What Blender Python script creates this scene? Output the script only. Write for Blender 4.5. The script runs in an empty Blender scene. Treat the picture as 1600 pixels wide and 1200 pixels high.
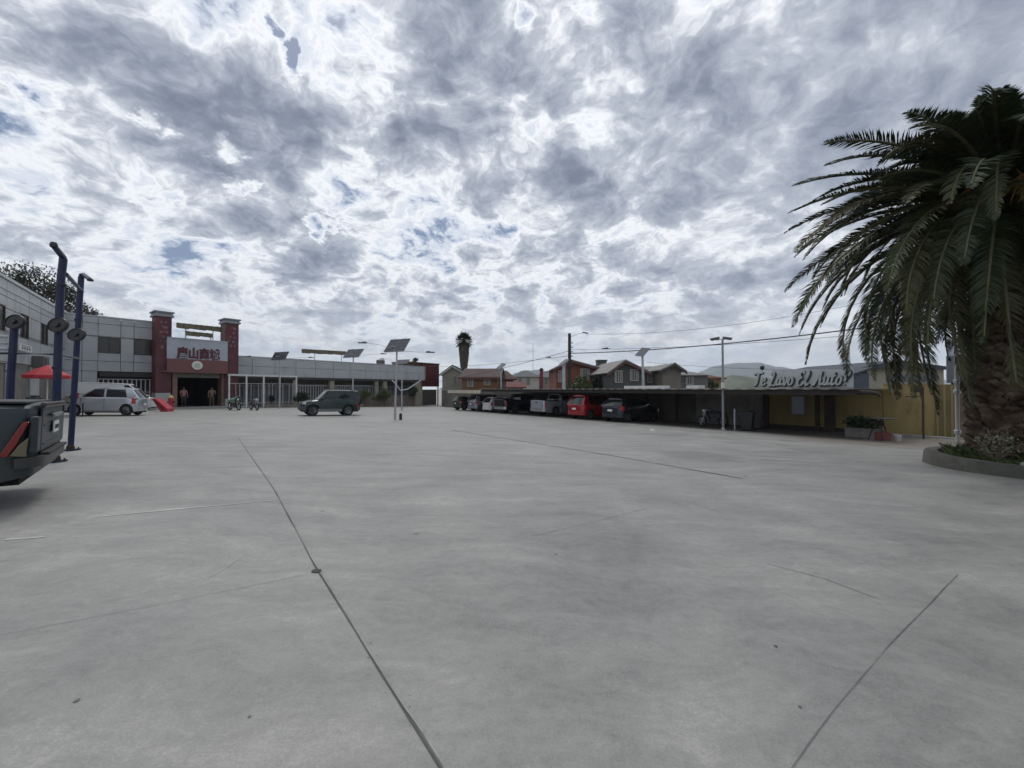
import bpy, bmesh, math, random
from mathutils import Vector, Matrix, noise
random.seed(7)
sc = bpy.context.scene
COL = sc.collection
R = math.radians
# ---------------------------------------------------------------- camera
F = 610.0; CX = 800.0; CY = 600.0; HY = 608.0
PITCH = math.atan((HY-CY)/F)
cam = bpy.data.cameras.new('camera'); camo = bpy.data.objects.new('camera', cam); COL.objects.link(camo)
cam.sensor_width = 36.0; cam.lens = 36.0*F/1600.0; cam.clip_end = 20000; cam.clip_start = 0.05
camo.location = (0, 0, 0); camo.rotation_euler = (R(90)+PITCH, 0, 0)
sc.camera = camo
# ---------------------------------------------------------------- exposure
sc.view_settings.view_transform = 'Standard'; sc.view_settings.look = 'None'
sc.view_settings.exposure = 0.20; sc.view_settings.gamma = 1.0
sc.cycles.max_bounces = 6; sc.cycles.transparent_max_bounces = 12; sc.cycles.volume_bounces = 1

def ray(px, py):
    """direction through a photo pixel (1600x1200), scaled so that y = 1"""
    v = Vector(((px-CX)/F, 1.0, -(py-CY)/F))
    c, s = math.cos(PITCH), math.sin(PITCH)
    w = Vector((v.x, v.y*c - v.z*s, v.y*s + v.z*c))
    return w/w.y
def P(px, py, Y):
    return ray(px, py)*Y
def gz(x, y):
    """height of the ground: the lot dips slightly to the right and away"""
    xc = max(-45.0, min(45.0, x)); yc = max(-12.0, min(62.0, y))
    return -(1.35 + 0.018*xc + 0.024*yc)
def G(px, py):
    r = ray(px, py); t = 5.0
    for _ in range(60):
        t = gz(r.x*t, t)/r.z if r.z < -1e-6 else 50
    return Vector((r.x*t, t, gz(r.x*t, t)))
# ---------------------------------------------------------------- node helpers
class NT:
    def __init__(s, tree): s.t = tree; s.n = tree.nodes; s.l = tree.links
    def node(s, typ, **kw):
        nd = s.n.new(typ)
        for k, v in kw.items():
            if k in ('ins',):
                for kk, vv in v.items():
                    if isinstance(vv, bpy.types.NodeSocket): s.l.new(vv, nd.inputs[kk])
                    else: nd.inputs[kk].default_value = vv
            else: setattr(nd, k, v)
        return nd
    def math(s, op, a, b=0.0, c=0.0, clamp=False):
        nd = s.n.new('ShaderNodeMath'); nd.operation = op; nd.use_clamp = clamp
        for i, v in enumerate((a, b, c)):
            if isinstance(v, bpy.types.NodeSocket): s.l.new(v, nd.inputs[i])
            else: nd.inputs[i].default_value = v
        return nd.outputs[0]
    def vmath(s, op, a, b=(0, 0, 0), scale=None):
        nd = s.n.new('ShaderNodeVectorMath'); nd.operation = op
        for i, v in enumerate((a, b)):
            if isinstance(v, bpy.types.NodeSocket): s.l.new(v, nd.inputs[i])
            else: nd.inputs[i].default_value = v
        if scale is not None:
            if isinstance(scale, bpy.types.NodeSocket): s.l.new(scale, nd.inputs['Scale'])
            else: nd.inputs['Scale'].default_value = scale
        return nd.outputs['Value'] if op in ('DOT_PRODUCT', 'LENGTH', 'DISTANCE') else nd.outputs['Vector']
    def noise(s, vec, scale, detail=4, rough=0.5, dist=0.0, color=False, lac=2.0):
        nd = s.n.new('ShaderNodeTexNoise'); s.l.new(vec, nd.inputs['Vector'])
        nd.inputs['Scale'].default_value = scale; nd.inputs['Detail'].default_value = detail
        nd.inputs['Roughness'].default_value = rough; nd.inputs['Distortion'].default_value = dist
        nd.inputs['Lacunarity'].default_value = lac
        return nd.outputs['Color'] if color else nd.outputs['Fac']
    def mapr(s, v, a, b, c=0.0, d=1.0, mode='SMOOTHSTEP'):
        nd = s.n.new('ShaderNodeMapRange'); nd.interpolation_type = mode
        s.l.new(v, nd.inputs[0])
        for i, q in zip((1, 2, 3, 4), (a, b, c, d)): nd.inputs[i].default_value = q
        return nd.outputs[0]
    def mix(s, f, a, b, typ='MIX'):
        nd = s.n.new('ShaderNodeMix'); nd.data_type = 'RGBA'; nd.blend_type = typ
        for sock, v in ((nd.inputs[0], f), (nd.inputs[6], a), (nd.inputs[7], b)):
            if isinstance(v, bpy.types.NodeSocket): s.l.new(v, sock)
            else: sock.default_value = v if not isinstance(v, tuple) or len(v) == 4 else (*v, 1)
        return nd.outputs[2]
    def ramp(s, v, stops, interp='LINEAR'):
        nd = s.n.new('ShaderNodeValToRGB'); s.l.new(v, nd.inputs[0]); cr = nd.color_ramp; cr.interpolation = interp
        while len(cr.elements) < len(stops): cr.elements.new(0.5)
        for e, (p, c) in zip(cr.elements, stops): e.position = p; e.color = (*c, 1)
        return nd.outputs[0]
# ---------------------------------------------------------------- sky: broken altocumulus in front of a blue sky
SUN_EL, SUN_AZ = R(56), R(-22)          # azimuth from +Y towards +X
world = bpy.data.worlds.new('World'); sc.world = world; world.use_nodes = True
w = NT(world.node_tree); w.n.clear()
sky = w.node('ShaderNodeTexSky'); sky.sky_type = 'NISHITA'; sky.sun_disc = False
sky.sun_elevation = SUN_EL; sky.sun_rotation = SUN_AZ; sky.dust_density = 1.5
tc = w.node('ShaderNodeTexCoord').outputs['Generated']
sep = w.node('ShaderNodeSeparateXYZ'); w.l.new(tc, sep.inputs[0])
zz = w.math('MAXIMUM', sep.outputs[2], 0.0)
den = w.math('ADD', zz, 0.20)
inv = w.math('DIVIDE', 1.0, den)
flat = w.node('ShaderNodeCombineXYZ'); w.l.new(sep.outputs[0], flat.inputs[0]); w.l.new(sep.outputs[1], flat.inputs[1])
p0 = w.vmath('SCALE', flat.outputs[0], scale=inv)
pa = w.vmath('MULTIPLY', p0, (1.35, 0.85, 1.0))
inv2 = w.math('DIVIDE', 1.0, w.math('ADD', zz, 0.36))
pb = w.vmath('SCALE', flat.outputs[0], scale=inv2)
warpc = w.noise(pa, 1.3, 3, 0.55, color=True)
warp = w.vmath('SCALE', w.vmath('SUBTRACT', warpc, (0.5, 0.5, 0.5)), scale=0.34)
warp2c = w.noise(pa, 5.0, 3, 0.6, color=True)
warp2 = w.vmath('SCALE', w.vmath('SUBTRACT', warp2c, (0.5, 0.5, 0.5)), scale=0.16)
p1 = w.vmath('ADD', w.vmath('ADD', pa, warp), warp2)
wb = w.vmath('SCALE', w.vmath('SUBTRACT', w.noise(pb, 3.2, 4, 0.6, color=True), (0.5, 0.5, 0.5)), scale=0.26)
p2 = w.vmath('ADD', pb, wb)
big = w.noise(w.vmath('ADD', p1, (3.3, 1.7, 0)), 1.6, 5, 0.5)
mid = w.noise(w.vmath('ADD', p2, (7.9, 4.1, 2)), 6.2, 8, 0.6)
fine = w.noise(w.vmath('ADD', p2, (1.9, 8.4, 5)), 19.0, 8, 0.66)
vor = w.node('ShaderNodeTexVoronoi', feature='SMOOTH_F1'); w.l.new(p2, vor.inputs['Vector'])
vor.inputs['Scale'].default_value = 13.0; vor.inputs['Smoothness'].default_value = 0.6
vo2 = w.node('ShaderNodeTexVoronoi', feature='SMOOTH_F1'); w.l.new(w.vmath('ADD', pb, w.vmath('SCALE', wb, scale=0.8)), vo2.inputs['Vector'])
vo2.inputs['Scale'].default_value = 5.6; vo2.inputs['Smoothness'].default_value = 0.45
# the large masses, each a soft lump at its own bearing (direction from the ground), ragged by the same warp
dwc = w.noise(p0, 2.0, 5, 0.6, color=True)
dwarp = w.vmath('NORMALIZE', w.vmath('ADD', tc, w.vmath('SCALE', w.vmath('SUBTRACT', dwc, (0.5, 0.5, 0.5)), scale=0.34)))
tcs = w.vmath('NORMALIZE', w.vmath('ADD', tc, w.vmath('SCALE', w.vmath('SUBTRACT', w.noise(p0, 7.0, 6, 0.65, color=True), (0.5, 0.5, 0.5)), scale=0.14)))
def brg(px, py): v = ray(px, py).normalized(); return (v.x, v.y, v.z)
lumps = [(175,55,75,.36),(335,160,95,.36),(440,215,90,.26),(590,215,85,.34),(715,70,110,.42),(680,270,80,.26),
 (850,130,80,.2),(1045,120,110,.38),(1120,190,90,.24),(960,30,70,.2),(1270,40,150,.22),(1420,60,150,.20),(1560,60,120,.18),
 (490,405,75,.26),(130,270,60,.22),(860,260,75,.2),(1010,330,90,.22),(1210,260,110,.18),(1380,170,110,.16),(30,100,60,.12),
 (100,350,50,.15),(1150,420,70,.14),
 (275,30,60,-.30),(215,330,120,-.24),(90,180,70,-.18),(520,110,75,-.28),(870,40,55,-.26),(1170,105,60,-.22),(620,330,90,-.24),
 (700,390,90,-.20),(930,120,45,-.22),(1080,20,50,-.18),(40,420,90,-.15),(330,450,90,-.14),(760,210,50,-.18),(840,430,90,-.12),(940,180,50,-.15),(540,280,50,-.14),
 (425,42,14,-.55),(455,72,13,-.5),(812,30,20,-.4),(505,358,18,-.7),(540,25,22,-.35),(235,180,16,-.5),(350,240,16,-.5),(20,130,20,-.28),(60,150,20,-.22),(380,290,14,-.45),(280,210,14,-.4)]
acc = None
for (px, py, rad, wt) in lumps:
    b = brg(px, py); q = 1.0/math.sqrt(1+((px-CX)/F)**2+((py-HY)/F)**2)
    ang = (rad*1.5)/F*q**1.5
    d_ = w.vmath('DOT_PRODUCT', dwarp if rad > 30 else tcs, b)
    m_ = w.mapr(d_, math.cos(ang), 1.0, 0.0, wt)
    acc = m_ if acc is None else w.math('ADD', acc, m_)
T = w.math('ADD', w.math('MULTIPLY', w.math('SUBTRACT', big, 0.5), 0.46), 0.445)
T = w.math('ADD', T, w.math('MULTIPLY', w.math('SUBTRACT', mid, 0.5), 1.02))
T = w.math('ADD', T, w.math('MULTIPLY', w.math('SUBTRACT', fine, 0.5), 0.95))
T = w.math('ADD', T, w.math('MULTIPLY', w.math('SUBTRACT', 0.45, vor.outputs['Distance']), 0.34))
T = w.math('ADD', T, w.math('MULTIPLY', w.math('SUBTRACT', 0.42, vo2.outputs['Distance']), 0.64))
T = w.math('ADD', T, w.math('MULTIPLY', acc, 0.66))
# softer, smoother veil towards the right
veil = w.mapr(sep.outputs[0], 0.05, 0.75)
Ts = w.math('ADD', w.math('MULTIPLY', w.math('SUBTRACT', T, 0.5), 0.62), 0.56)
T = w.math('ADD', w.math('MULTIPLY', T, w.math('SUBTRACT', 1.0, veil)), w.math('MULTIPLY', Ts, veil))
cl = w.ramp(T, [(0.0, (0.60,0.66,0.76)), (0.13, (0.70,0.74,0.82)), (0.24, (0.89,0.91,0.94)), (0.34, (0.70,0.73,0.785)), (0.46, (0.475,0.51,0.58)),
                (0.62, (0.335,0.370,0.445)), (0.80, (0.225,0.255,0.325)), (1.0, (0.165,0.19,0.255))])
alpha = w.mapr(T, -0.12, 0.10)
blue = w.mix(0.6, w.vmath('SCALE', sky.outputs[0], scale=0.06), (0.14, 0.21, 0.36))
mixc = w.mix(alpha, blue, cl)
hz = w.mapr(zz, 0.0, 0.24, 1.0, 0.0)
band = w.noise(w.vmath('MULTIPLY', tc, (2.2, 2.2, 15.0)), 2.6, 7, 0.62)
hzc = w.ramp(band, [(0.34, (0.56,0.62,0.70)), (0.5, (0.70,0.73,0.76)), (0.62, (0.88,0.87,0.83))])
mixc = w.mix(w.math('MULTIPLY', hz, 0.85), mixc, hzc)
bg = w.node('ShaderNodeBackground'); w.l.new(mixc, bg.inputs[0]); bg.inputs[1].default_value = 1.0
out = w.node('ShaderNodeOutputWorld'); w.l.new(bg.outputs[0], out.inputs[0])
world.cycles.sampling_method = 'MANUAL'; world.cycles.sample_map_resolution = 512
# ---------------------------------------------------------------- sun behind thin cloud
sl = bpy.data.lights.new('sun', 'SUN'); sl.energy = 1.1; sl.angle = R(14); sl.color = (1.0, 0.955, 0.89)
so = bpy.data.objects.new('sun', sl); COL.objects.link(so)
sd = Vector((math.sin(SUN_AZ)*math.cos(SUN_EL), math.cos(SUN_AZ)*math.cos(SUN_EL), math.sin(SUN_EL)))
so.rotation_euler = sd.to_track_quat('Z', 'Y').to_euler(); so.location = sd*60
# ---------------------------------------------------------------- materials
MC = {}
def mat(name, col, rough=0.6, metal=0.0, var=0.0, scale=3.0, bump=0.0, bscale=None, dirt=None, coat=0.0, spec=0.5, stretch=(1, 1, 1), coord='Object'):
    if name in MC: return MC[name]
    m = bpy.data.materials.new(name); m.use_nodes = True; MC[name] = m
    n = NT(m.node_tree); b = n.n['Principled BSDF']
    b.inputs['Base Color'].default_value = (*col, 1); b.inputs['Roughness'].default_value = rough
    b.inputs['Metallic'].default_value = metal; b.inputs['Coat Weight'].default_value = coat
    b.inputs['Coat Roughness'].default_value = 0.06; b.inputs['Specular IOR Level'].default_value = spec
    if var or bump or dirt:
        co = n.node('ShaderNodeTexCoord').outputs[coord]
        co = n.vmath('MULTIPLY', co, stretch)
        nz = n.noise(co, scale, 6, 0.6)
        lo = tuple(c*(1-var) for c in col); hi = tuple(min(1, c*(1+var)) for c in col)
        c = n.ramp(nz, [(0.3, lo), (0.7, hi)])
        if dirt:
            dcol, amt, dsc = dirt
            dn = n.noise(co, dsc, 5, 0.65)
            c = n.mix(n.mapr(dn, 0.5, 0.72, 0.0, amt), c, dcol)
        n.l.new(c, b.inputs['Base Color'])
        if bump:
            bp = n.node('ShaderNodeBump'); bp.inputs['Strength'].default_value = bump; bp.inputs['Distance'].default_value = 0.02
            n.l.new(n.noise(co, bscale or scale*6, 5, 0.6), bp.inputs['Height']); n.l.new(bp.outputs[0], b.inputs['Normal'])
    return m
def glass(name='window_glass', col=(0.012, 0.014, 0.016), rough=0.08):
    return mat(name, col, rough, 0.0, spec=0.6)
# ---------------------------------------------------------------- mesh builder
class MB:
    def __init__(s): s.v = []; s.f = []; s.xf = None
    def add(s, vs, fs):
        o = len(s.v)
        s.v += [tuple(s.xf @ Vector(v)) if s.xf else tuple(v) for v in vs]
        s.f += [tuple(i+o for i in f) for f in fs]; return s
    def box(s, x0, x1, y0, y1, z0, z1):
        vs = [(x0,y0,z0),(x1,y0,z0),(x1,y1,z0),(x0,y1,z0),(x0,y0,z1),(x1,y0,z1),(x1,y1,z1),(x0,y1,z1)]
        return s.add(vs, [(0,3,2,1),(4,5,6,7),(0,1,5,4),(1,2,6,5),(2,3,7,6),(3,0,4,7)])
    def cbox(s, c, d, rz=0.0, rx=0.0, ry=0.0):
        M = Matrix.Translation(c) @ Matrix.Rotation(rz, 4, 'Z') @ Matrix.Rotation(ry, 4, 'Y') @ Matrix.Rotation(rx, 4, 'X')
        a, b, h = d[0]/2, d[1]/2, d[2]/2
        vs = [M @ Vector(v) for v in [(-a,-b,-h),(a,-b,-h),(a,b,-h),(-a,b,-h),(-a,-b,h),(a,-b,h),(a,b,h),(-a,b,h)]]
        return s.add(vs, [(0,3,2,1),(4,5,6,7),(0,1,5,4),(1,2,6,5),(2,3,7,6),(3,0,4,7)])
    def tube(s, pts, r, n=8, cap=True):
        pts = [Vector(p) for p in pts]; N = len(pts)
        rs = r if isinstance(r, (list, tuple)) else [r]*N
        vs = []; prev = None
        for i, p in enumerate(pts):
            t = (pts[min(i+1, N-1)]-pts[max(i-1, 0)]).normalized()
            if prev is None:
                a = Vector((0, 0, 1)) if abs(t.z) < 0.9 else Vector((1, 0, 0)); u = t.cross(a).normalized()
            else: u = (prev - t*prev.dot(t)).normalized()
            prev = u; v = t.cross(u)
            for k in range(n):
                a = 2*math.pi*k/n; vs.append(p + (u*math.cos(a)+v*math.sin(a))*rs[i])
        fs = [(i*n+k, i*n+(k+1) % n, (i+1)*n+(k+1) % n, (i+1)*n+k) for i in range(N-1) for k in range(n)]
        if cap: fs += [tuple(range(n-1, -1, -1)), tuple((N-1)*n+k for k in range(n))]
        return s.add(vs, fs)
    def lathe(s, prof, n=24, c=(0, 0, 0), axis='z'):
        vs = []
        for r, h in prof:
            for k in range(n):
                a = 2*math.pi*k/n; x, y = r*math.cos(a), r*math.sin(a)
                v = (x, y, h) if axis == 'z' else (x, h, y) if axis == 'y' else (h, x, y)
                vs.append((v[0]+c[0], v[1]+c[1], v[2]+c[2]))
        fs = [(i*n+k, i*n+(k+1) % n, (i+1)*n+(k+1) % n, (i+1)*n+k) for i in range(len(prof)-1) for k in range(n)]
        fs += [tuple(range(n-1, -1, -1)), tuple((len(prof)-1)*n+k for k in range(n))]
        return s.add(vs, fs)
    def poly(s, pts, y0, y1):
        """outline in the x-z plane given a real thickness from y0 to y1"""
        n = len(pts); vs = [(x, y0, z) for x, z in pts] + [(x, y1, z) for x, z in pts]
        return s.add(vs, [tuple(range(n)), tuple(range(2*n-1, n-1, -1))] + [(i, i+n, (i+1) % n+n, (i+1) % n) for i in range(n)])
    def grid(s, rows, closed=False):
        m = len(rows[0]); vs = [v for r in rows for v in r]
        return s.add(vs, [(i*m+k, i*m+(k+1) % m, (i+1)*m+(k+1) % m, (i+1)*m+k) for i in range(len(rows)-1) for k in range(m if closed else m-1)])
    def build(s, name, m, parent=None, smooth=False, bevel=0.0, fix=True, angle=35):
        me = bpy.data.meshes.new(name); me.from_pydata(s.v, [], s.f)
        if fix:
            bm = bmesh.new(); bm.from_mesh(me); bmesh.ops.remove_doubles(bm, verts=bm.verts, dist=1e-5)
            bmesh.ops.recalc_face_normals(bm, faces=bm.faces); bm.to_mesh(me); bm.free()
        me.materials.append(m)
        o = bpy.data.objects.new(name, me); COL.objects.link(o); o.parent = parent
        if smooth:
            me.shade_smooth()
            try: me.set_sharp_from_angle(angle=R(angle))
            except Exception: pass
        if bevel:
            b = o.modifiers.new('bevel', 'BEVEL'); b.width = bevel; b.segments = 2; b.limit_method = 'ANGLE'
        return o
def tag(o, label=None, cat=None, group=None, kind=None):
    if label: o['label'] = label
    if cat: o['category'] = cat
    if group: o['group'] = group
    if kind: o['kind'] = kind
    return o
def thing(name, label, cat, loc=(0, 0, 0), rz=0.0, group=None):
    o = bpy.data.objects.new(name, None); COL.objects.link(o); o.empty_display_size = 0.2
    o.location = loc; o.rotation_euler = (0, 0, rz)
    return tag(o, label, cat, group)
def dup(root, loc, rz, label, group=None, scale=None):
    r = root.copy(); COL.objects.link(r); r.location = loc; r.rotation_euler = (0, 0, rz)
    r['label'] = label
    if group: r['group'] = group
    if scale: r.scale = (scale,)*3
    for ch in list(root.children):
        c = ch.copy(); COL.objects.link(c); c.parent = r
        for g in list(ch.children):
            d = g.copy(); COL.objects.link(d); d.parent = c
    return r
class Frame:
    """upright plane: x runs along it, y goes away from the yard; finds where a photo pixel falls on it"""
    def __init__(s, x, y, z, ang): s.o = Vector((x, y, z)); s.a = ang; s.X = Vector((math.cos(ang), math.sin(ang), 0)); s.Y = Vector((-math.sin(ang), math.cos(ang), 0))
    def hit(s, px, py, off=0.0):
        r = ray(px, py); t = (s.o.dot(s.Y)+off)/r.dot(s.Y); q = r*t - s.o
        return q.dot(s.X), q.z
    def w(s, x, y, z=0.0): return s.o + s.X*x + s.Y*y + Vector((0, 0, z))
    def g(s, x, y): q = s.w(x, y); return gz(q.x, q.y) - s.o.z
    def rect(s, a, off=0.0):
        x0, z1 = s.hit(a[0], a[1], off); x1, z0 = s.hit(a[2], a[3], off); return x0, x1, z0, z1
def stroke_mesh(mb, pts, wd, y0, y1, closed=False):
    """a pen stroke in the x-z plane as a ribbon with thickness"""
    P2 = [Vector((p[0], 0, p[1])) for p in pts]; L = []; Rr = []
    for i, p in enumerate(P2):
        t = (P2[min(i+1, len(P2)-1)]-P2[max(i-1, 0)]).normalized(); nrm = Vector((-t.z, 0, t.x))
        wv = wd if not callable(wd) else wd(i/(len(P2)-1), t)
        L.append(p+nrm*wv/2); Rr.append(p-nrm*wv/2)
    for i in range(len(P2)-1):
        q = [L[i], L[i+1], Rr[i+1], Rr[i]]
        mb.poly([(v.x, v.z) for v in q], y0, y1)
def text_obj(name, body, size, m, parent, loc, rz=0.0, thick=0.04, bold=0.0, shear=0.0, align='CENTER', width=None):
    c = bpy.data.curves.new(name, 'FONT'); c.body = body; c.size = size; c.extrude = thick/2; c.offset = bold; c.shear = shear
    c.align_x = align; c.align_y = 'CENTER'; c.resolution_u = 3
    t = bpy.data.objects.new('tmp', c); COL.objects.link(t); bpy.context.view_layer.update()
    dg = bpy.context.evaluated_depsgraph_get(); me = bpy.data.meshes.new_from_object(t.evaluated_get(dg))
    bpy.data.objects.remove(t)
    me.name = name
    o = bpy.data.objects.new(name, me); COL.objects.link(o); me.materials.clear(); me.materials.append(m)
    M = Matrix.Rotation(R(90), 4, 'X')
    if width:
        xs = [v.co.x for v in me.vertices]; k = width/(max(xs)-min(xs)); M = Matrix.Diagonal((k, 1, 1, 1)) @ M
    me.transform(M)
    o.parent = parent; o.location = loc; o.rotation_euler = (0, 0, rz)
    return o
# ---------------------------------------------------------------- shared materials
M_clad = mat('grey_cladding', (0.40, 0.42, 0.43), 0.42, 0.0, var=0.10, scale=0.6, dirt=((0.28, 0.28, 0.27), 0.5, 1.3), bump=0.02)
M_clad2 = mat('seam_dark', (0.12, 0.125, 0.13), 0.7)
M_white = mat('white_paint', (0.66, 0.66, 0.64), 0.5, var=0.12, scale=4, dirt=((0.35, 0.32, 0.28), 0.5, 3))
M_dark = mat('dark_void', (0.012, 0.012, 0.013), 0.9)
M_conc = mat('raw_concrete', (0.30, 0.29, 0.275), 0.85, var=0.22, scale=1.2, bump=0.25, bscale=14, dirt=((0.12, 0.11, 0.10), 0.7, 0.9))
M_steel = mat('galvanised_steel', (0.42, 0.44, 0.46), 0.42, 0.55, var=0.12, scale=5)
M_black = mat('black_plastic', (0.018, 0.018, 0.02), 0.5)
M_rub = mat('tyre_rubber', (0.018, 0.018, 0.018), 0.85, var=0.3, scale=8)
M_rim = mat('alloy_rim', (0.48, 0.49, 0.50), 0.3, 0.8)
M_glass = glass()
M_bldwin = glass('building_glass', (0.035, 0.034, 0.028), 0.18)
M_red = mat('red_lens', (0.42, 0.015, 0.012), 0.2, coat=0.6)
M_lens = mat('clear_lens', (0.62, 0.63, 0.62), 0.12, 0.4, coat=0.8)
M_amber = mat('reversing_lens', (0.50, 0.44, 0.26), 0.2, coat=0.5)
M_plate = mat('number_plate', (0.66, 0.67, 0.66), 0.45)
M_bark = mat('bark', (0.13, 0.095, 0.07), 0.95, var=0.35, scale=6, bump=0.5)
M_red_pil = mat('red_pillar_paint', (0.10, 0.026, 0.032), 0.6, var=0.35, scale=1.3, dirt=((0.10, 0.065, 0.06), 0.7, 1.6))
# ---------------------------------------------------------------- ground: one power-floated concrete yard
def ground_mat():
    m = bpy.data.materials.new('yard_concrete'); m.use_nodes = True; n = NT(m.node_tree); b = n.n['Principled BSDF']
    co = n.node('ShaderNodeTexCoord').outputs['Object']
    wp = n.vmath('SCALE', n.vmath('SUBTRACT', n.noise(co, 0.35, 4, 0.6, color=True), (0.5, 0.5, 0.5)), scale=1.6)
    c2 = n.vmath('ADD', co, wp)
    big = n.noise(c2, 0.16, 4, 0.55)
    med = n.noise(n.vmath('MULTIPLY', c2, (1.0, 0.8, 1)), 0.9, 7, 0.62)
    st = n.noise(n.vmath('MULTIPLY', c2, (0.55, 2.0, 1)), 1.3, 6, 0.6)      # trowel drag marks
    fine = n.noise(co, 16, 5, 0.7); grit = n.noise(co, 95, 3, 0.7)
    v = n.math('ADD', n.math('MULTIPLY', n.math('SUBTRACT', big, 0.5), 0.42), n.math('MULTIPLY', n.math('SUBTRACT', med, 0.5), 0.62))
    v = n.math('ADD', v, n.math('MULTIPLY', n.math('SUBTRACT', st, 0.5), 0.66))
    v = n.math('ADD', v, n.math('MULTIPLY', n.math('SUBTRACT', fine, 0.5), 0.34))
    v = n.math('ADD', v, n.math('MULTIPLY', n.math('SUBTRACT', grit, 0.5), 0.55))
    f2 = n.noise(n.vmath('MULTIPLY', c2, (1.0, 2.6, 1)), 5.5, 6, 0.68)
    v = n.math('ADD', v, n.math('MULTIPLY', n.math('SUBTRACT', f2, 0.5), 0.42))
    v = n.math('ADD', v, 0.5)
    col = n.ramp(v, [(0.15, (0.140, 0.138, 0.131)), (0.42, (0.226, 0.223, 0.211)), (0.60, (0.280, 0.276, 0.259)), (0.88, (0.41, 0.403, 0.375))])
    # brownish dust by the wash bay at the right, oil drips, pale scrape marks
    sp = n.node('ShaderNodeSeparateXYZ'); n.l.new(co, sp.inputs[0])
    dpos = n.vmath('DISTANCE', n.vmath('MULTIPLY', co, (1, 1, 0)), (14.6, 15.0, 0))
    dn = n.math('ADD', n.mapr(dpos, 6.5, 0.5), n.math('MULTIPLY', n.math('SUBTRACT', med, 0.5), 1.5))
    col = n.mix(n.math('MULTIPLY', n.mapr(dn, 0.30, 0.8), 0.62), col, (0.150, 0.115, 0.085))
    # damp darker stain (a wet round patch)
    q = G(1090, 712); ds = n.vmath('DISTANCE', n.vmath('MULTIPLY', n.vmath('ADD', co, n.vmath('SCALE', wp, scale=0.10)), (1, 1, 0)), (q.x, q.y, 0))
    col = n.mix(n.mapr(ds, 1.15, 0.6, 0, 0.5), col, (0.125, 0.123, 0.118))
    spots = n.node('ShaderNodeTexVoronoi'); n.l.new(co, spots.inputs['Vector']); spots.inputs['Scale'].default_value = 1.35
    sr = n.math('LESS_THAN', spots.outputs['Distance'], 0.045)
    sk = n.math('GREATER_THAN', n.noise(co, 0.5, 2), 0.52)
    col = n.mix(n.math('MULTIPLY', n.math('MULTIPLY', sr, sk), 0.55), col, (0.09, 0.085, 0.08))
    n.l.new(col, b.inputs['Base Color'])
    n.l.new(n.mapr(med, 0.3, 0.7, 0.46, 0.68, 'LINEAR'), b.inputs['Roughness'])
    b.inputs['Specular IOR Level'].default_value = 0.42
    bp = n.node('ShaderNodeBump'); bp.inputs['Strength'].default_value = 0.22; bp.inputs['Distance'].default_value = 0.01
    n.l.new(n.math('ADD', fine, n.math('MULTIPLY', grit, 0.5)), bp.inputs['Height']); n.l.new(bp.outputs[0], b.inputs['Normal'])
    return m
def axis_steps():
    a = [-3600, -1800, -900, -300, -120, -70]
    x = -45.0
    while x <= 62: a.append(x); x += 1.0
    return a + [80, 130, 320, 900, 1800, 3600]
mb = MB(); ax = axis_steps(); rows = [[(x, y, gz(x, y)) for x in ax] for y in ax]
mb.grid(rows); g = mb.build('ground', ground_mat(), fix=False, smooth=True); tag(g, kind='structure')
M_joint = mat('joint_dark', (0.085, 0.083, 0.08), 0.9, var=0.3, scale=5)
M_tar = mat('tar_joint', (0.045, 0.043, 0.042), 0.8, var=0.3, scale=3)
M_pale = mat('pale_scrape', (0.47, 0.465, 0.44), 0.8, var=0.2, scale=6)
def strip(pxs, wd, m, dz=0.004, wob=0.006, name='expansion_joint', world=None):
    pts = world or [G(*p) for p in pxs]
    out = []
    for a, b in zip(pts[:-1], pts[1:]):
        L = (b-a).length; k = max(2, int(L/0.18))
        for i in range(k): out.append(a.lerp(b, i/k))
    out.append(pts[-1]); l = []; r = []
    for i, p in enumerate(out):
        t = (out[min(i+1, len(out)-1)]-out[max(i-1, 0)]); t.z = 0; t.normalize(); nn = Vector((-t.y, t.x, 0))
        w_ = wd*(0.65+0.7*noise.noise(p*2.3)+0.25*noise.noise(p*9)); w_ = max(wd*0.25, w_)
        off = nn*wob*noise.noise(p*1.7)
        for lst, s_ in ((l, 1), (r, -1)):
            q = p+off+nn*s_*w_/2; lst.append((q.x, q.y, gz(q.x, q.y)+dz))
    mb = MB(); mb.grid([l, r]); o = mb.build(name, m, fix=False); return tag(o, kind='structure')
strip([(372, 684), (430, 768), (497, 893), (590, 1042), (690, 1204), (760, 1330)], 0.013, M_joint)
strip([(380, 692), (434, 770), (501, 893), (594, 1042), (694, 1204)], 0.0055, mat('joint_edge', (.33, .325, .305), .85, var=.3, scale=8), name='chipped_edge', wob=.03, dz=.003)
strip([(1232, 1210), (1310, 1098), (1390, 1008), (1496, 898)], 0.0055, mat('worn_joint', (.125, .122, .116), .9, var=.5, scale=5))
strip([(705, 672), (800, 687), (950, 711), (1160, 748)], 0.055, M_tar, name='drain_joint')
strip([(0, 992), (250, 945), (470, 900)], 0.004, mat('faint_joint', (.17, .17, .165), .9))
strip([(830, 838), (930, 815), (1010, 795)], 0.009, mat('faint_joint', (0,0,0)))
strip([(1200, 882), (1290, 905), (1370, 935)], 0.008, mat('faint_joint', (0,0,0)))
strip([(150, 808), (300, 794), (430, 782)], 0.045, M_pale, name='pale_scrape', wob=0.05)
strip([(10, 843), (74, 838)], 0.035, M_pale, name='pale_scrape', wob=0.03)
strip([(320, 905), (350, 890), (372, 872)], 0.010, M_pale, name='pale_scrape')
rg = random.Random(21)
cb = MB()
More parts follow.
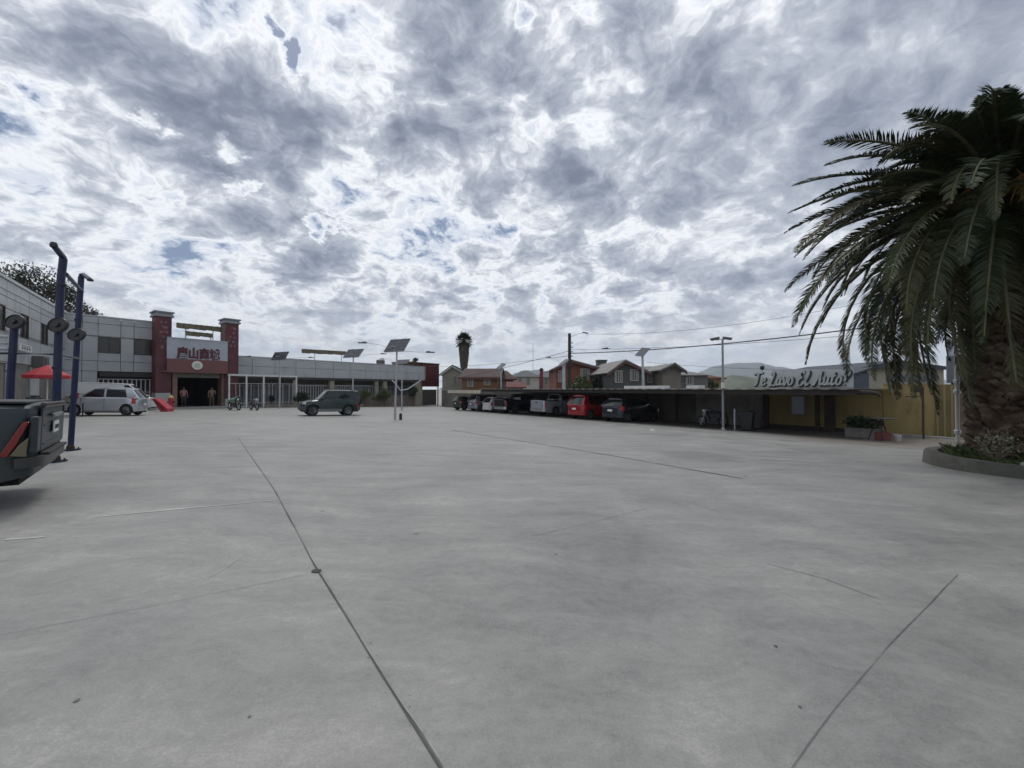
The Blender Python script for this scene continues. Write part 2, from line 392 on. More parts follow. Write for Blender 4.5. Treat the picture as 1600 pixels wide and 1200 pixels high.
for i in range(90):      # crumbs and chips along the main joint
    u = rg.random(); a = G(497, 893).lerp(G(700, 1204), u) if i % 2 else G(430, 768).lerp(G(497, 893), u)
    a = a+Vector((rg.gauss(0, .03), rg.gauss(0, .03), 0)); r_ = rg.uniform(.0012, .0045)
    k = rg.randint(4, 6); cb.add([(a.x+r_*math.cos(6.28*j/k+.3)*rg.uniform(.6, 1.2), a.y+r_*math.sin(6.28*j/k)*rg.uniform(.6, 1.2), gz(a.x, a.y)+.0055) for j in range(k)], [tuple(range(k))])
tag(cb.build('grit', M_joint, fix=False), kind='stuff', label='scattered grit along the expansion joint')
q = G(494, 893); mb = MB(); pts = []
for i in range(14):
    a = 2*math.pi*i/14; rr = 0.028*(1+0.4*noise.noise(Vector((math.cos(a)*2, math.sin(a)*2, 1)))); pts.append((q.x+rr*math.cos(a)*1.3, q.y+rr*math.sin(a)))
mb.add([(x, y, gz(x, y)+0.007) for x, y in pts], [tuple(range(14))]); tag(mb.build('chipped_spot', M_tar, fix=False), kind='structure')
M_oil = mat('oil_spot', (.125, .122, .115), .6, var=.4, scale=30)
for (px, py, r_) in ((868, 866, .016), (960, 842, .018), (1085, 785, .020), (462, 822, .014), (1212, 1010, .016), (390, 1120, .010), (120, 1095, .018), (1250, 1105, .012), (640, 820, .012), (1165, 745, .04)):
    r_ *= .6; c = G(px, py); pts = [(c.x+r_*math.cos(a*.45)*(1+.5*noise.noise(Vector((a, px, 0)))), c.y+r_*math.sin(a*.45)*(1+.5*noise.noise(Vector((a, py, 3))))) for a in range(14)]
    m_ = MB(); m_.add([(x, y, gz(x, y)+.004) for x, y in pts], [tuple(range(14))]); tag(m_.build('stain', M_oil, fix=False), kind='structure')
# ---------------------------------------------------------------- far hills
def hill(name, prof, Y, depth, m, seed):
    mb = MB(); xs = []; rows = []
    n = 90; x0 = prof[0][0]; x1 = prof[-1][0]
    def top(px):
        for (a, ya), (b, yb) in zip(prof[:-1], prof[1:]):
            if a <= px <= b: return ya+(yb-ya)*(px-a)/(b-a)
        return 600
    for j in range(13):
        v = j/12; row = []
        for i in range(n+1):
            px = x0+(x1-x0)*i/n; q = P(px, top(px), Y); hgt = max(0.0, q.z+3)
            prof_v = math.sin(math.pi*min(1, v*1.02))**0.8 if v < 1 else 0
            nz = noise.fractal(Vector((i*0.16+seed, j*0.5, seed)), 0.8, 2.0, 5)
            k = prof_v*(1+0.16*nz) if abs(v-0.5) > 0.04 else 1.0+0.04*nz
            row.append((q.x*(1+(v-0.5)*depth/Y*0.0), Y+(v-0.5)*depth, -5+hgt*k*1.0+(2 if prof_v else 0)))
        rows.append(row)
    mb.grid(rows); return tag(mb.build(name, m, smooth=True, fix=False), kind='structure')
M_hill = mat('dry_scrub', (0.10, 0.10, 0.07), 0.95, var=0.35, scale=0.012)
M_hillg = mat('green_slope', (0.115, 0.125, 0.085), 0.95, var=0.35, scale=0.05)
hill('mountain', [(1000, 604), (1060, 592), (1100, 581), (1135, 569), (1165, 566), (1200, 573), (1240, 579), (1290, 584), (1340, 590), (1420, 592), (1700, 600)], 3000, 900, M_hill, 3)
hill('mountain', [(700, 604), (780, 592), (820, 579), (842, 577), (862, 585), (900, 590), (980, 596), (1040, 604)], 2600, 700, M_hill, 9)
hill('hill', [(1095, 606), (1125, 592), (1150, 587), (1185, 590), (1230, 594), (1300, 600), (1420, 606)], 520, 120, M_hillg, 5)
# ================================================================ the market hall at the left: front wing, side wing, portal
FA = Frame(-34.3, 29.9, 0.0, math.atan2(.797, .604))
s_p0 = FA.hit(250, 550)[0]; s_low = FA.hit(374, 560)[0]; s_end = FA.hit(664, 575)[0]
ZT = FA.hit(180, 498)[1]; ZL = 0.5*(FA.hit(380, 557)[1]+FA.hit(655, 573)[1])
hall = thing('market_hall', 'long grey panel clad market hall, two storeys at the left with a low wing', 'building', FA.o, FA.a)
def panels(mb, x0, x1, z0, z1, xs, zs, holes, y=-0.05, th=0.05, gap=0.035):
    """cladding made of separate sheets with open joints; sheets are cut round the openings"""
    xs = sorted(set([x0, x1]+[x for x in xs if x0 < x < x1]+[h[0] for h in holes]+[h[1] for h in holes]))
    zs = sorted(set([z0, z1]+[z for z in zs if z0 < z < z1]+[h[2] for h in holes]+[h[3] for h in holes]))
    for a, b in zip(xs[:-1], xs[1:]):
        for c, d in zip(zs[:-1], zs[1:]):
            mx, mz = (a+b)/2, (c+d)/2
            if any(h[0] < mx < h[1] and h[2] < mz < h[3] for h in holes): continue
            mb.box(a+gap/2, b-gap/2, y-th, y, c+gap/2, d-gap/2)
# two-storey part
sL = -0.1; sR = s_p0+0.4
w1 = FA.rect((153, 526, 188, 553)); w2 = FA.rect((209, 529, 246, 556)); w2 = (w2[0], min(w2[1], sR-0.25), w2[2], w2[3])
opn = (FA.hit(152, 580)[0], sR-0.1, FA.g(5, 0)+0.0, FA.hit(152, 580)[1])
zb = -2.6
mb = MB(); mb.box(sL, sR, 0.0, 11.0, opn[3]+0.0, ZT-0.12); mb.box(sL, opn[0], 0.0, 11.0, zb, opn[3]); mb.box(opn[0], sR, 2.2, 11.0, zb, opn[3])
mb.build('wall', M_clad2, hall)
mb = MB(); holes = [w1, w2, (opn[0], opn[1], zb, opn[3])]
panels(mb, sL, sR, zb, ZT, [FA.hit(x, 540)[0] for x in (153, 246)]+[FA.hit(128, 540)[0]], [w1[2], w1[3], FA.hit(180, 508)[1], FA.hit(180, 565)[1], -0.6], holes)
mb.box(sL, sR, -0.14, 0.25, ZT, ZT+0.10)
mb.build('cladding', M_clad, hall)
def window(parent, x0, x1, z0, z1, y=-0.05, n=2, deep=0.0, fm=None, name='window'):
    mb = MB(); mb.box(x0, x1, y+0.02, y+0.05, z0, z1); o = mb.build(name, M_bldwin, parent)
    f = MB(); t = 0.06
    f.box(x0, x1, y-0.03, y+0.018, z1-t, z1); f.box(x0, x1, y-0.03, y+0.018, z0, z0+t)
    f.box(x0, x0+t, y-0.03, y+0.018, z0+t, z1-t); f.box(x1-t, x1, y-0.03, y+0.018, z0+t, z1-t)
    for k in range(1, n):
        xm = x0+(x1-x0)*k/n; f.box(xm-t/2, xm+t/2, y-0.028, y+0.017, z0+t, z1-t)
    f.build('frame', fm or mat('dark_frame', (0.05, 0.04, 0.035), 0.5), o); return o
window(hall, *w1, y=-0.1, n=2); window(hall, *w2, y=-0.1, n=2)
# dark awning box over the opening and its white bars
mb = MB(); mb.box(opn[0]+0.1, opn[1]-0.1, -0.25, 0.3, opn[3]-0.42, opn[3]-0.04); mb.build('awning', mat('awning_black', (0.03, 0.03, 0.03), 0.7), hall)
def bars(mb, x0, x1, y, z0, z1, step=0.16, th=0.03, rails=(0.0, 1.0)):
    x = x0
    while x < x1: mb.box(x, x+th, y, y+th, z0, z1); x += step
    for r_ in rails:
        z = z0+(z1-z0)*r_; mb.box(x0, x1, y-0.012, y+th+0.012, z-0.03, z+0.03)
mb = MB(); zf = FA.g(opn[0]+2, 0); bars(mb, opn[0]+0.05, opn[1]-0.1, 0.1, zf, opn[3]-0.62, 0.28, 0.06, (0.02, 0.55, 1.0)); mb.build('barred_screen', M_white, hall)
# stock seen through the bars: bolts of cloth, boxes
M_in = mat('interior_stock', (0.10, 0.08, 0.11), 0.9, var=0.6, scale=1.4)
mb = MB(); mb.box(opn[0]+0.2, opn[1]-0.2, 1.6, 2.18, zf, opn[3]-1.3); mb.build('display_stock', M_in, hall)
# low wing
FH = 10.0
zl0 = FA.hit(372, 583)[1]; zl0 = 0.5*(zl0+FA.hit(655, 597)[1])
s0 = s_low-1.0
mb = MB(); mb.box(s0, s_end, 0.12, FH, zl0-0.02, ZL-0.12); mb.box(s0, s_end-0.3, 3.0, FH, -3.4, zl0-0.02); mb.build('wall', mat('low_wing_wall', (0.22, 0.20, 0.18), 0.8, var=0.25, scale=1.0), hall)
mb = MB(); xs = [s0+2.15*k for k in range(1, 20)]
panels(mb, s0, s_end, zl0, ZL, xs, [(zl0+ZL)/2+0.05], [], y=0.06); mb.box(s0, s_end, -0.06, 0.2, ZL, ZL+0.08)
panels(mb, s_end+0.001, s_end+0.05, zl0, ZL, [], [], [])
mb.build('fascia', M_clad, hall)
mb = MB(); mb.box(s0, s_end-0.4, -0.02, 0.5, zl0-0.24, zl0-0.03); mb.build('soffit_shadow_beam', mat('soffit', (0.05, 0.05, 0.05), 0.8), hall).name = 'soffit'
# columns of the low wing
for px, wd, m_ in ((520, .55, 'c'), (590, .5, 'c'), (603, .6, 'c'), (655, 1.1, 'c'), (462, .4, 'c'), (700, 0, '')):
    if not wd: continue
    x = FA.hit(px, 600)[0]; gzv = FA.g(x, 0.3)
    mb = MB(); mb.box(x-wd/2, x+wd/2, 0.15, 0.15+wd*.8, gzv-0.05, zl0-0.26); mb.build('column', mat('olive_column', (0.27, 0.26, 0.20), 0.8, var=0.2, scale=1.5), hall)
# tinted screens with white mullions in the recess
M_tint = mat('tinted_screen', (0.17, 0.17, 0.185), 0.4, var=0.55, scale=0.55, dirt=((.26, .24, .27), .7, .35))
x0 = s0; x1 = FA.hit(655, 600, 2.9)[0]-0.6
mb = MB(); mb.box(x0, x1, 2.7, 2.98, -3.3, zl0-1.1); mb.build('shopfront', M_tint, hall)
M_mul = mat('mullion_white', (0.46, 0.46, 0.46), 0.5, var=0.1, scale=3)
mb = MB(); x = x0+0.4
while x < x1:
    mb.box(x, x+0.09, 2.58, 2.69, FA.g(x, 2.6), zl0-1.0); x += .85+0.3*math.sin(x)
mb.box(x0, x1, 2.585, 2.68, zl0-1.02, zl0-0.9); mb.build('mullions', M_mul, hall)
rx = [ (FA.hit(a, 590, 2.9)[0], FA.hit(b, 590, 2.9)[0]) for a, b in ((468, 492), (545, 588), (610, 640)) ]
# picket screen in front of the recess, right half: pale bars
mb = MB(); xa = FA.hit(470, 620)[0]; xb = FA.hit(598, 620)[0]; n_ = int((xb-xa)/0.30)
for k in range(n_):
    x = xa+0.30*k; z0_ = FA.g(x, 0.9); mb.box(x, x+0.07, 0.9, 0.95, z0_, zl0-0.85)
mb.box(xa, xb, 0.885, 0.965, zl0-0.9, zl0-0.82); mb.build('picket_screen', M_mul, hall)
# ---- side wing coming towards the camera at the left
dv = Vector((.626, -.78, 0)); B0 = FA.o + dv*30
FB = Frame(B0.x, B0.y, 0.0, math.atan2(.78, -.626))
side = thing('market_side_wing', 'grey panel clad two storey wing at the far left, running towards the viewer', 'building', B0, FB.a)
xe = 30.0; zt = ZT
holes = [FB.rect(r_) for r_ in ((30, 488, 43, 531), (62, 504, 73, 540), (-12, 470, 6, 518))]
doors = [FB.rect(r_) for r_ in ((-20, 564, 6, 640), (21, 567, 45, 640), (60, 585, 84, 640))]
doors = [(a, b, -2.4, d) for a, b, c, d in doors]
mb = MB(); mb.box(0, xe-0.15, 0.06, 12, -2.4, zt-0.1); mb.build('wall', M_clad2, side)
mb = MB(); panels(mb, 0, xe-0.15, -2.4, zt, [2.4*k for k in range(1, 13)], [1.0, 3.1, 4.9], holes+doors, y=0.0); mb.box(0, xe-0.2, -0.12, 0.3, zt, zt+0.16); mb.box(0, xe-0.2, -0.08, -0.055, zt-0.55, zt-0.5)
mb.build('cladding', M_clad, side)
for h in holes: window(side, *h, y=-0.02, n=2)
for h in doors:
    mb = MB(); mb.box(h[0], h[1], 0.01, 0.05, h[2], h[3]); o = mb.build('shutter', mat('shutter', (0.16, 0.15, 0.135), 0.6, var=0.3, scale=2), side)
sg = FB.rect((29, 536, 48, 551), -0.2); mb = MB(); mb.box(sg[0], sg[1], -0.25, -0.19, sg[2], sg[3]); so_ = mb.build('wall_sign', M_white, None)
tag(so_, 'small white sign board on the grey side wing above the doors', 'sign'); so_.location = B0; so_.rotation_euler = (0, 0, FB.a)
# two dark figures' worth of scribble on that board: short grey bars
mb = MB(); W_ = sg[1]-sg[0]; H_ = sg[3]-sg[2]
for k in range(4): mb.box(sg[0]+W_*(.14+.2*k), sg[0]+W_*(.26+.2*k), -0.262, -0.251, sg[2]+H_*.2, sg[2]+H_*.6)
mb.box(sg[0]+W_*.1, sg[0]+W_*.9, -0.262, -0.251, sg[2]+H_*.75, sg[2]+H_*.84)
mb.build('lettering', mat('sign_grey', (0.18, 0.18, 0.2), 0.6), so_)
ac = FB.rect((55, 556, 64, 575), -0.2); mb = MB(); mb.box(ac[0], ac[1], -0.55, -0.07, ac[2], ac[3]); mb.cbox(((ac[0]+ac[1])/2, -0.57, (ac[2]+ac[3])/2), (.5, .04, .5))
o = mb.build('air_conditioner', mat('ac_dark', (0.10, 0.10, 0.10), 0.6), None, bevel=0.02); o.location = B0; o.rotation_euler = (0, 0, FB.a); tag(o, 'dark air conditioner box mounted on the side wing wall above the red parasol', 'air conditioner')
# ---- entrance portal
portal = thing('entrance_portal', 'market entrance with two tall maroon pillars and a sign board of Chinese characters', 'entrance', FA.o, FA.a)
off = -1.5
def pr(a, b, y=off): return FA.rect((a[0], a[1], b[0], b[1]), y)
pl = pr((244, 485), (267, 650)); prr = pr((353, 497), (372, 650))
for i, (q_, zb_) in enumerate(((pl, 0), (prr, 0))):
    x0, x1, z0, z1 = q_; gg = FA.g((x0+x1)/2, off)-0.05; wd = x1-x0
    zbase = gg+1.35 if i == 0 else gg+0.9
    mb = MB(); mb.box(x0, x1, off, off+1.5, zbase, z1-0.45); 
    p_ = mb.build('pillar', M_red_pil, portal, bevel=0.03)
    mb = MB(); mb.box(x0+.03, x1-.03, off+.03, off+1.47, gg, zbase); mb.build('pillar_base', mat('pillar_base', (0.42, 0.41, 0.39), 0.7, var=0.2, scale=2), p_)
    mb = MB(); mb.box(x0-.12, x1+.12, off-.12, off+1.62, z1-0.45, z1-0.28); mb.box(x0-.05, x1+.05, off-.05, off+1.55, z1-0.28, z1-.1); mb.box(x0-.16, x1+.16, off-.16, off+1.66, z1-0.1, z1)
    mb.build('capital', mat('cap_grey', (0.24, 0.25, 0.27), 0.6, var=0.15, scale=2), p_)
    # worn pale pattern running down the pillar
    mb = MB(); k = z1-0.9; rr = random.Random(4+i)
    while k > z1-(3.2 if i == 0 else 2.6):
        for _ in range(4):
            xx = x0+wd*(0.22+0.5*rr.random()); hh = .06+.12*rr.random(); ww = .05+.14*rr.random()
            mb.box(xx-ww/2, xx+ww/2, off-.02, off-.002, k-hh/2+rr.uniform(-.12, .12), k+hh/2)
        k -= 0.42
    o_ = mb.build('worn_pattern', mat('worn_pink', (0.24, 0.13, 0.13), 0.7, var=0.3, scale=4), p_); o_['kind'] = 'stuff'
xa, xb = pl[1]-0.35, prr[0]+0.1
zs1 = FA.hit(300, 531, off)[1]; zs0 = FA.hit(300, 562, off)[1]; zr0 = FA.hit(300, 581, off)[1]; zdo = FA.hit(310, 590, off)[1]
mb = MB(); mb.box(xa+.002, xb-.002, off-0.22, off+1.4, zs0, zs1); mb.box(xa, xb, off-.28, off+1.4, zs1, zs1+.08); mb.build('sign_board', mat('sign_silver', (0.40, 0.42, 0.46), 0.35, 0.2, var=0.12, scale=0.9), portal)
mb = MB(); mb.box(xa, xb, off-0.26, off+1.4, zr0, zs0); mb.box(xa-.3, xb+.6, off-0.34, off+1.2, zr0-.1, zr0); mb.build('red_band', mat('red_band', (0.17, 0.065, 0.06), 0.5, var=0.12, scale=1.2), portal)
cx, cz = FA.hit(311, 554, off-.25); tw = FA.hit(342, 556, off)[0]-FA.hit(275, 556, off)[0]
text_obj('characters', '唐山商城', 1.05, mat('char_red', (0.10, 0.010, 0.022), 0.5), portal, (cx, off-0.27, cz), 0, 0.10, bold=0.032, width=tw)
ex, ez = FA.hit(308, 571, off-.3); er = (FA.hit(316, 571, off)[0]-FA.hit(308, 571, off)[0])*1.05
mb = MB(); mb.lathe([(er, 0), (er, .1), (er*.96, .12), (er*.6, .12), (er*.6, .15), (0.01, .16)], 32, (ex, 0, ez), 'y')
for i_ in range(len(mb.v)): x_, y_, z_ = mb.v[i_]; mb.v[i_] = (x_, off-.26-y_, z_)
em = mb.build('emblem', mat('emblem_white', (0.68, 0.68, 0.62), 0.5), portal, smooth=True)
mb = MB(); mb.lathe([(er*.5, 0), (er*.5, .02)], 28, (ex, off-.26-.185, ez), 'y'); mb.build('emblem_disc', mat('emblem_green', (0.42, 0.52, 0.42), 0.5), em)
# door surround
ccol = mat('brown_column', (0.20, 0.125, 0.10), 0.6, var=0.2, scale=2)
dl = FA.hit(278, 610, off)[0]; dr = FA.hit(345, 610, off)[0]; gg = FA.g((dl+dr)/2, off)
for a, b in ((pl[1]+.0, dl), (dr, prr[0])):
    mb = MB(); mb.box(a+.12, b, off+0.2, off+1.3, gg-0.3, zr0-.1); mb.build('door_column', ccol, portal)
mb = MB(); mb.box(dl+.002, dr-.002, off+.3, off+1.4, zdo, zr0-.1); mb.build('lintel', mat('olive_lintel', (0.17, 0.16, 0.13), 0.7, var=.2, scale=1), portal)
mb = MB(); mb.box(dl-.5, dr+.5, 7.9, 8.0, gg-.3, zdo+.1); mb.box(dl-.55, dl-.45, 0, 8, gg-.3, zdo+.1); mb.box(dr+.45, dr+.55, 0, 8, gg-.3, zdo+.1); mb.box(dl-.55, dr+.55, 0, 8, zdo+.05, zdo+.15)
mb.build('doorway_interior', mat('doorway_dark', (0.03, 0.022, 0.02), 0.9, var=.4, scale=1), portal)
mb = MB(); mb.box(pl[0]-.2, prr[1]+.2, off-1.4, off+1.5, gg-.5, gg+.10); mb.build("step", mat('step_conc', (0.27, 0.27, 0.26), 0.8, var=.15, scale=2), portal, bevel=.01)
# roof-top sign frames seen edge on
M_olive = mat('olive_letters', (0.125, 0.115, 0.07), 0.7, var=0.35, scale=2.5)
def roofsign(pts, Y, posts, zfoot, label, th=0.35):
    (x0, y0), (x1, y1), h = pts
    a = P(x0, y0, Y[0]); b = P(x1, y1, Y[1]); d = (b-a); ang = math.atan2(d.y, d.x); L = math.hypot(d.x, d.y)
    hh = h/F*(Y[0]+Y[1])/2
    t = thing('roof_sign', label, 'sign', (a.x, a.y, zfoot), ang, None)
    mb = MB(); k = int(L/0.5)
    for i in range(k):
        q0 = L*i/k; zt_ = (a.z+(b.z-a.z)*i/k)-zfoot
        mb.box(q0, q0+L/k*0.93, -0.06, 0.10, zt_-hh*(0.94+.06*math.sin(i*2.1)), zt_)
    mb.box(0, L, 0.10, 0.16, a.z-zfoot-hh*.3, a.z-zfoot-hh*.22)
    mb.build('letter_row', M_olive, t)
    for f_ in posts:
        mb = MB(); mb.tube([(L*f_, .13, 0), (L*f_, .13, (a.z+(b.z-a.z)*f_)-zfoot)], 0.04, 6); mb.build('post', M_steel, t)
    return t
roofsign(((277, 504), (346, 511), 8), (33, 37), (.2, .82), zs1, 'long olive letter row on thin posts above the entrance portal')
roofsign(((291, 517), (332, 521), 7), (33.8, 36.2), (.03, .98), zs1, 'short olive letter row just below the long one above the portal')
roofsign(((472, 545), (541, 549), 6.5), (46, 51.5), (.28, .9), ZL, 'long narrow olive sign board above the roof of the low wing')
o = MB().box(-.5, .5, -.3, .3, 0, .75).box(-.45, .45, -.34, -.3, .1, .65).build('roof_unit', mat('ac_dark', (0.10, 0.10, 0.10), .6), None, bevel=.02); q = P(590, 572, 53); o.location = (q.x, q.y+1.2, ZL+.0); tag(o, 'small dark cooling unit on the low wing roof between two solar street lights', 'air conditioner')
o = MB().lathe([(.10, -.05), (.12, .25), (.05, .35)], 12).box(-.3, .3, -.05, .05, .1, .22).build('roof_camera', M_black, None); q = FA.w(FA.hit(147, 494)[0], 0.2, ZT+.15); o.location = q; tag(o, 'small dark camera on the roof edge above the grey two storey front', 'camera')
# ---- white steel pergola in front of the low wing
px_posts = [358, 385, 412, 437, 463, 478]
per = thing('pergola', 'white steel post and rail pergola in front of the low wing beside the entrance', 'pergola', FA.o, FA.a)
zt_ = FA.hit(400, 588, -2)[1]
for px in px_posts[:-1]:
    x = FA.hit(px, 600, -2)[0]; mb = MB(); mb.box(x-.06, x+.06, -2.06, -1.94, FA.g(x, -2)-.05, zt_); mb.build('post', M_white, per)
xa = FA.hit(px_posts[0], 600, -2)[0]-.1; xb = FA.hit(px_posts[4], 600, -2)[0]+.1
mb = MB(); mb.box(xa, xb, -2.05, -1.95, zt_+.001, zt_+.16); mb.box(xa, xb, -1.2, -1.1, zt_+.01, zt_+.13)
x = xa+.2
while x < xb: mb.box(x, x+.06, -1.94, 0.0, zt_+.03, zt_+.1); x += 1.1
mb.build('top_rail', M_white, per)
mb = MB(); zm = zt_-0.75; mb.box(xa, xb, -2.04, -1.96, zm, zm+.05)
x = xa+.3; i = 0
while x < xb:
    if i % 3: mb.box(x, x+.04, -2.02, -1.98, FA.g(x, -2)+.1, zm)
    x += .32; i += 1
mb.box(xa, xb, -2.04, -1.96, FA.g(xb, -2)+.55, FA.g(xb, -2)+.6)
mb.build('barred_screen', mat('bar_grey', (0.40, 0.40, 0.40), 0.5), per)
# ---- brown plank fence right of the green car
pf = thing('plank_fence', 'low brown weathered plank fence in front of the low wing', 'fence', FA.o, FA.a)
xa = FA.hit(560, 620, -1.2)[0]; xb = FA.hit(648, 620, -1.2)[0]; mb = MB(); x = xa; rr = random.Random(3)
while x < xb:
    g0 = FA.g(x, -1.2); mb.box(x, x+.19, -1.2, -1.16, g0-.02, g0+1.45+rr.uniform(-.05, .06)); x += .215
mb.build('planks', mat('weathered_planks', (0.19, 0.155, 0.13), 0.9, var=0.4, scale=3, stretch=(3, 3, .4)), pf)
mb = MB(); gx = FA.g((xa+xb)/2, -1.2); mb.box(xa, xb, -1.155, -1.10, gx+.3, gx+.4); mb.box(xa, xb, -1.155, -1.10, gx+1.0, gx+1.1); mb.build('rail', mat('weathered_planks', (0, 0, 0)), pf)
# planter kerb in front of the pergola and low wing
mb = MB(); xa = FA.hit(408, 632, -1.6)[0]; xb = FA.hit(560, 632, -1.6)[0]; n_ = 20
for k in range(n_):
    x0 = xa+(xb-xa)*k/n_; x1 = xa+(xb-xa)*(k+1)/n_; mb.box(x0, x1, -2.7, -2.4, FA.g(x0, -2.5)-.2, FA.g(x0, -2.5)+.32)
o = mb.build('planter_kerb', mat('kerb_brown', (0.19, 0.17, 0.14), 0.9, var=.3, scale=2), None); o.location = FA.o; o.rotation_euler = (0, 0, FA.a); tag(o, 'low brownish planter wall behind the dark green car', 'planter wall')
# ---- red market stall box with lattice panels at the right end of the hall
q0 = P(659, 600, 60); q1 = P(686, 600, 63)
kf = Frame(q0.x, q0.y, 0, math.atan2(q1.y-q0.y, q1.x-q0.x)); L = (q1-q0).xy.length if hasattr((q1-q0), 'xy') else 3
kz0 = kf.hit(670, 604)[1]; kz1 = kf.hit(665, 568)[1]; gk = gz(q0.x, q0.y)
kt = thing('red_kiosk_tower', 'dark red ribbed panel box raised on posts at the right end of the hall', 'kiosk', (q0.x, q0.y, 0), kf.a)
mb = MB(); mb.box(0, L, 0, 3, kz0, kz1); mb.build('body', mat('kiosk_red_dark', (0.10, 0.018, 0.02), .7), kt)
mb = MB(); n_ = 7
for k in range(n_):
    for j in range(6):
        xx = L*(k+.5)/n_; zz_ = kz0+(kz1-kz0)*(j+.5)/6; mb.box(xx-L/n_*.33, xx+L/n_*.33, -.06, 0, zz_-(kz1-kz0)/6*.4, zz_+(kz1-kz0)/6*.4)
mb.build('ribbed_panel', mat('kiosk_red', (0.12, 0.025, 0.028), .6, var=.3, scale=1.5), kt)
mb = MB(); mb.box(-3.2, L+.1, -.15, 3.2, kz1, kz1+.12); mb.box(-3.2, -.05, .1, 3.0, kz1-.35, kz1); mb.build('roof', mat('rust_roof', (0.13, 0.085, 0.05), .9, var=.3, scale=2), kt)
for xx in (0.1, L-.15, L+1.1):
    mb = MB(); mb.box(xx, xx+.14, .1, .24, gk-.1, kz0+(0 if xx < L else -.35)); mb.build('post', mat('post_pale', (0.42, 0.40, 0.37), .7), kt)
mb = MB(); mb.box(0.24, L-.2, .4, .5, gk, kz0-.5); mb.build('back_board', mat('kiosk_back', (0.10, 0.09, 0.085), .8), kt)
# ================================================================ carport, wash bay and boundary wall at the right
FC = Frame(10.3, 19.0, 0.0, math.atan2(-.81, .584))
S0 = FC.hit(752, 640)[0]; S1 = FC.hit(1368, 640)[0]; DEP = 5.0
cp = thing('carport', 'long low carport with dark steel edge beam and corrugated roof over the parked cars', 'carport', FC.o, FC.a)
def zb_(x): return 0.0
mb = MB(); mb.box(S0, S1-.5, 0, .12, -0.24, -0.03)
# curved drooping end of the beam at the near end
mb.tube([(S1-.5, .06, -.12), (S1-.2, .06, -.125), (S1+.05, .06, -.17), (S1+.15, .06, -.30)], [.09, .08, .06, .04], 8)
mb.build('edge_beam', mat('beam_dark', (0.030, 0.022, 0.020), 0.65, var=.4, scale=1.5), cp)
mb = MB(); x = S0
rows = []
while x < S1-.45:
    z = 0.012*math.sin(x*2*math.pi/0.6); rows.append([(x, -.18, -.005+z), (x, DEP, 0.0+z), (x, DEP, 0.015+z), (x, -.18, .010+z), (x, -.18, -.005+z)]); x += 0.075
mb.grid(rows); mb.build('roof_sheet', mat('roof_sheet', (0.20, 0.19, 0.17), .7, var=.3, scale=.8, dirt=((.10, .07, .05), .6, 1.2)), cp, fix=False)
mb = MB()
x = S0+1
while x < S1-.4: mb.box(x, x+.08, .12, DEP-.05, -.2, -.04); x += 3.1
mb.build('rafters', mat('beam_dark', (0, 0, 0)), cp)
for px in (700, 752, 1057, 1196, 1276, 1296, 960, 1010):
    wd = {1196: .26, 1296: .42, 1276: .16}.get(px, .12)
    off = 4.4
    s_, _ = FC.hit(px, 640, off); g0 = FC.g(s_, off)
    if s_ < S0: continue
    mb = MB(); mb.box(s_-wd/2, s_+wd/2, off, off+.15, g0-.05, -.05); mb.build('post', mat('post_brown', (0.055, 0.04, 0.03), .8, var=.3, scale=2), cp)
# pale front fascia strip at the far end
fs = thing('canopy_strip', 'pale cream strip canopy at the far end of the carport over the first cars', 'canopy', FC.o, FC.a)
a_ = FC.hit(701, 610)[0]; b_ = S0-.02
mb = MB(); mb.box(a_, b_, -.1, .0, -.42, -.12); mb.box(a_, b_, 0, 4.2, -.2, -.14); mb.build('fascia', mat('cream', (0.50, 0.46, 0.36), .7, var=.2, scale=1), fs)
for xx in (a_+.1, (a_+b_)/2): 
    mb = MB(); mb.box(xx, xx+.1, 3.9, 4.0, FC.g(xx, 4)-.05, -.2); mb.build('post', M_steel, fs)
# things lying on the roof: pale offcuts
for (pa, pb, nm, lb) in ((975, 1036, 'roof_panel', 'long whitish panel lying on the carport roof below the dark gabled house'), (1072, 1091, 'roof_panel', 'short white panel lying on the carport roof left of the double headed lamp post')):
    xa = FC.hit(pa, 601, 1.2)[0]; xb = FC.hit(pb, 601, 1.2)[0]
    o = MB().box(xa, xb, 1.2, 1.9, .03, .20).build(nm, M_white, None, bevel=.01); o.location = FC.o; o.rotation_euler = (0, 0, FC.a); tag(o, lb, 'panel')
# ---- boundary wall, three materials
def wall_piece(name, p0, p1, top, m, label, ribs=None, th=.15, off=DEP+.05, rib_m=None, capm=None, cat='wall'):
    xa = FC.hit(p0, 640, off)[0]; xb = FC.hit(p1, 640, off)[0]
    t = thing(name, label, cat, FC.o, FC.a)
    n_ = max(1, int((xb-xa)/2)); mb = MB()
    for k in range(n_):
        x0 = xa+(xb-xa)*k/n_; x1 = xa+(xb-xa)*(k+1)/n_; mb.box(x0, x1, off, off+th, FC.g((x0+x1)/2, off)-.2, top)
    mb.build('panel', m, t)
    if ribs:
        mb = MB(); x = xa
        while x < xb: mb.box(x, x+ribs[1], off-ribs[2], off, FC.g(x, off)-.1, top-.02); x += ribs[0]
        mb.build('ribs', rib_m or m, t)
    if capm:
        mb = MB(); mb.box(xa, xb, off-.05, off+th+.05, top, top+.08); mb.build('coping', capm, t)
    return t, xa, xb
M_grey_w = mat('grey_render', (0.14, 0.128, 0.112), .85, var=.3, scale=.7, dirt=((.09, .08, .07), .6, .9))
M_yel = mat('ochre_paint', (0.33, 0.25, 0.105), .75, var=.16, scale=.5, dirt=((.13, .095, .05), .6, 1.1), stretch=(1.6, 1.6, .5))
wall_piece('boundary_wall', 690, 1088, -.18, M_grey_w, 'dark grey rendered wall at the back of the carport behind the parked cars', capm=mat('cope', (0.30, 0.29, 0.26), .8))
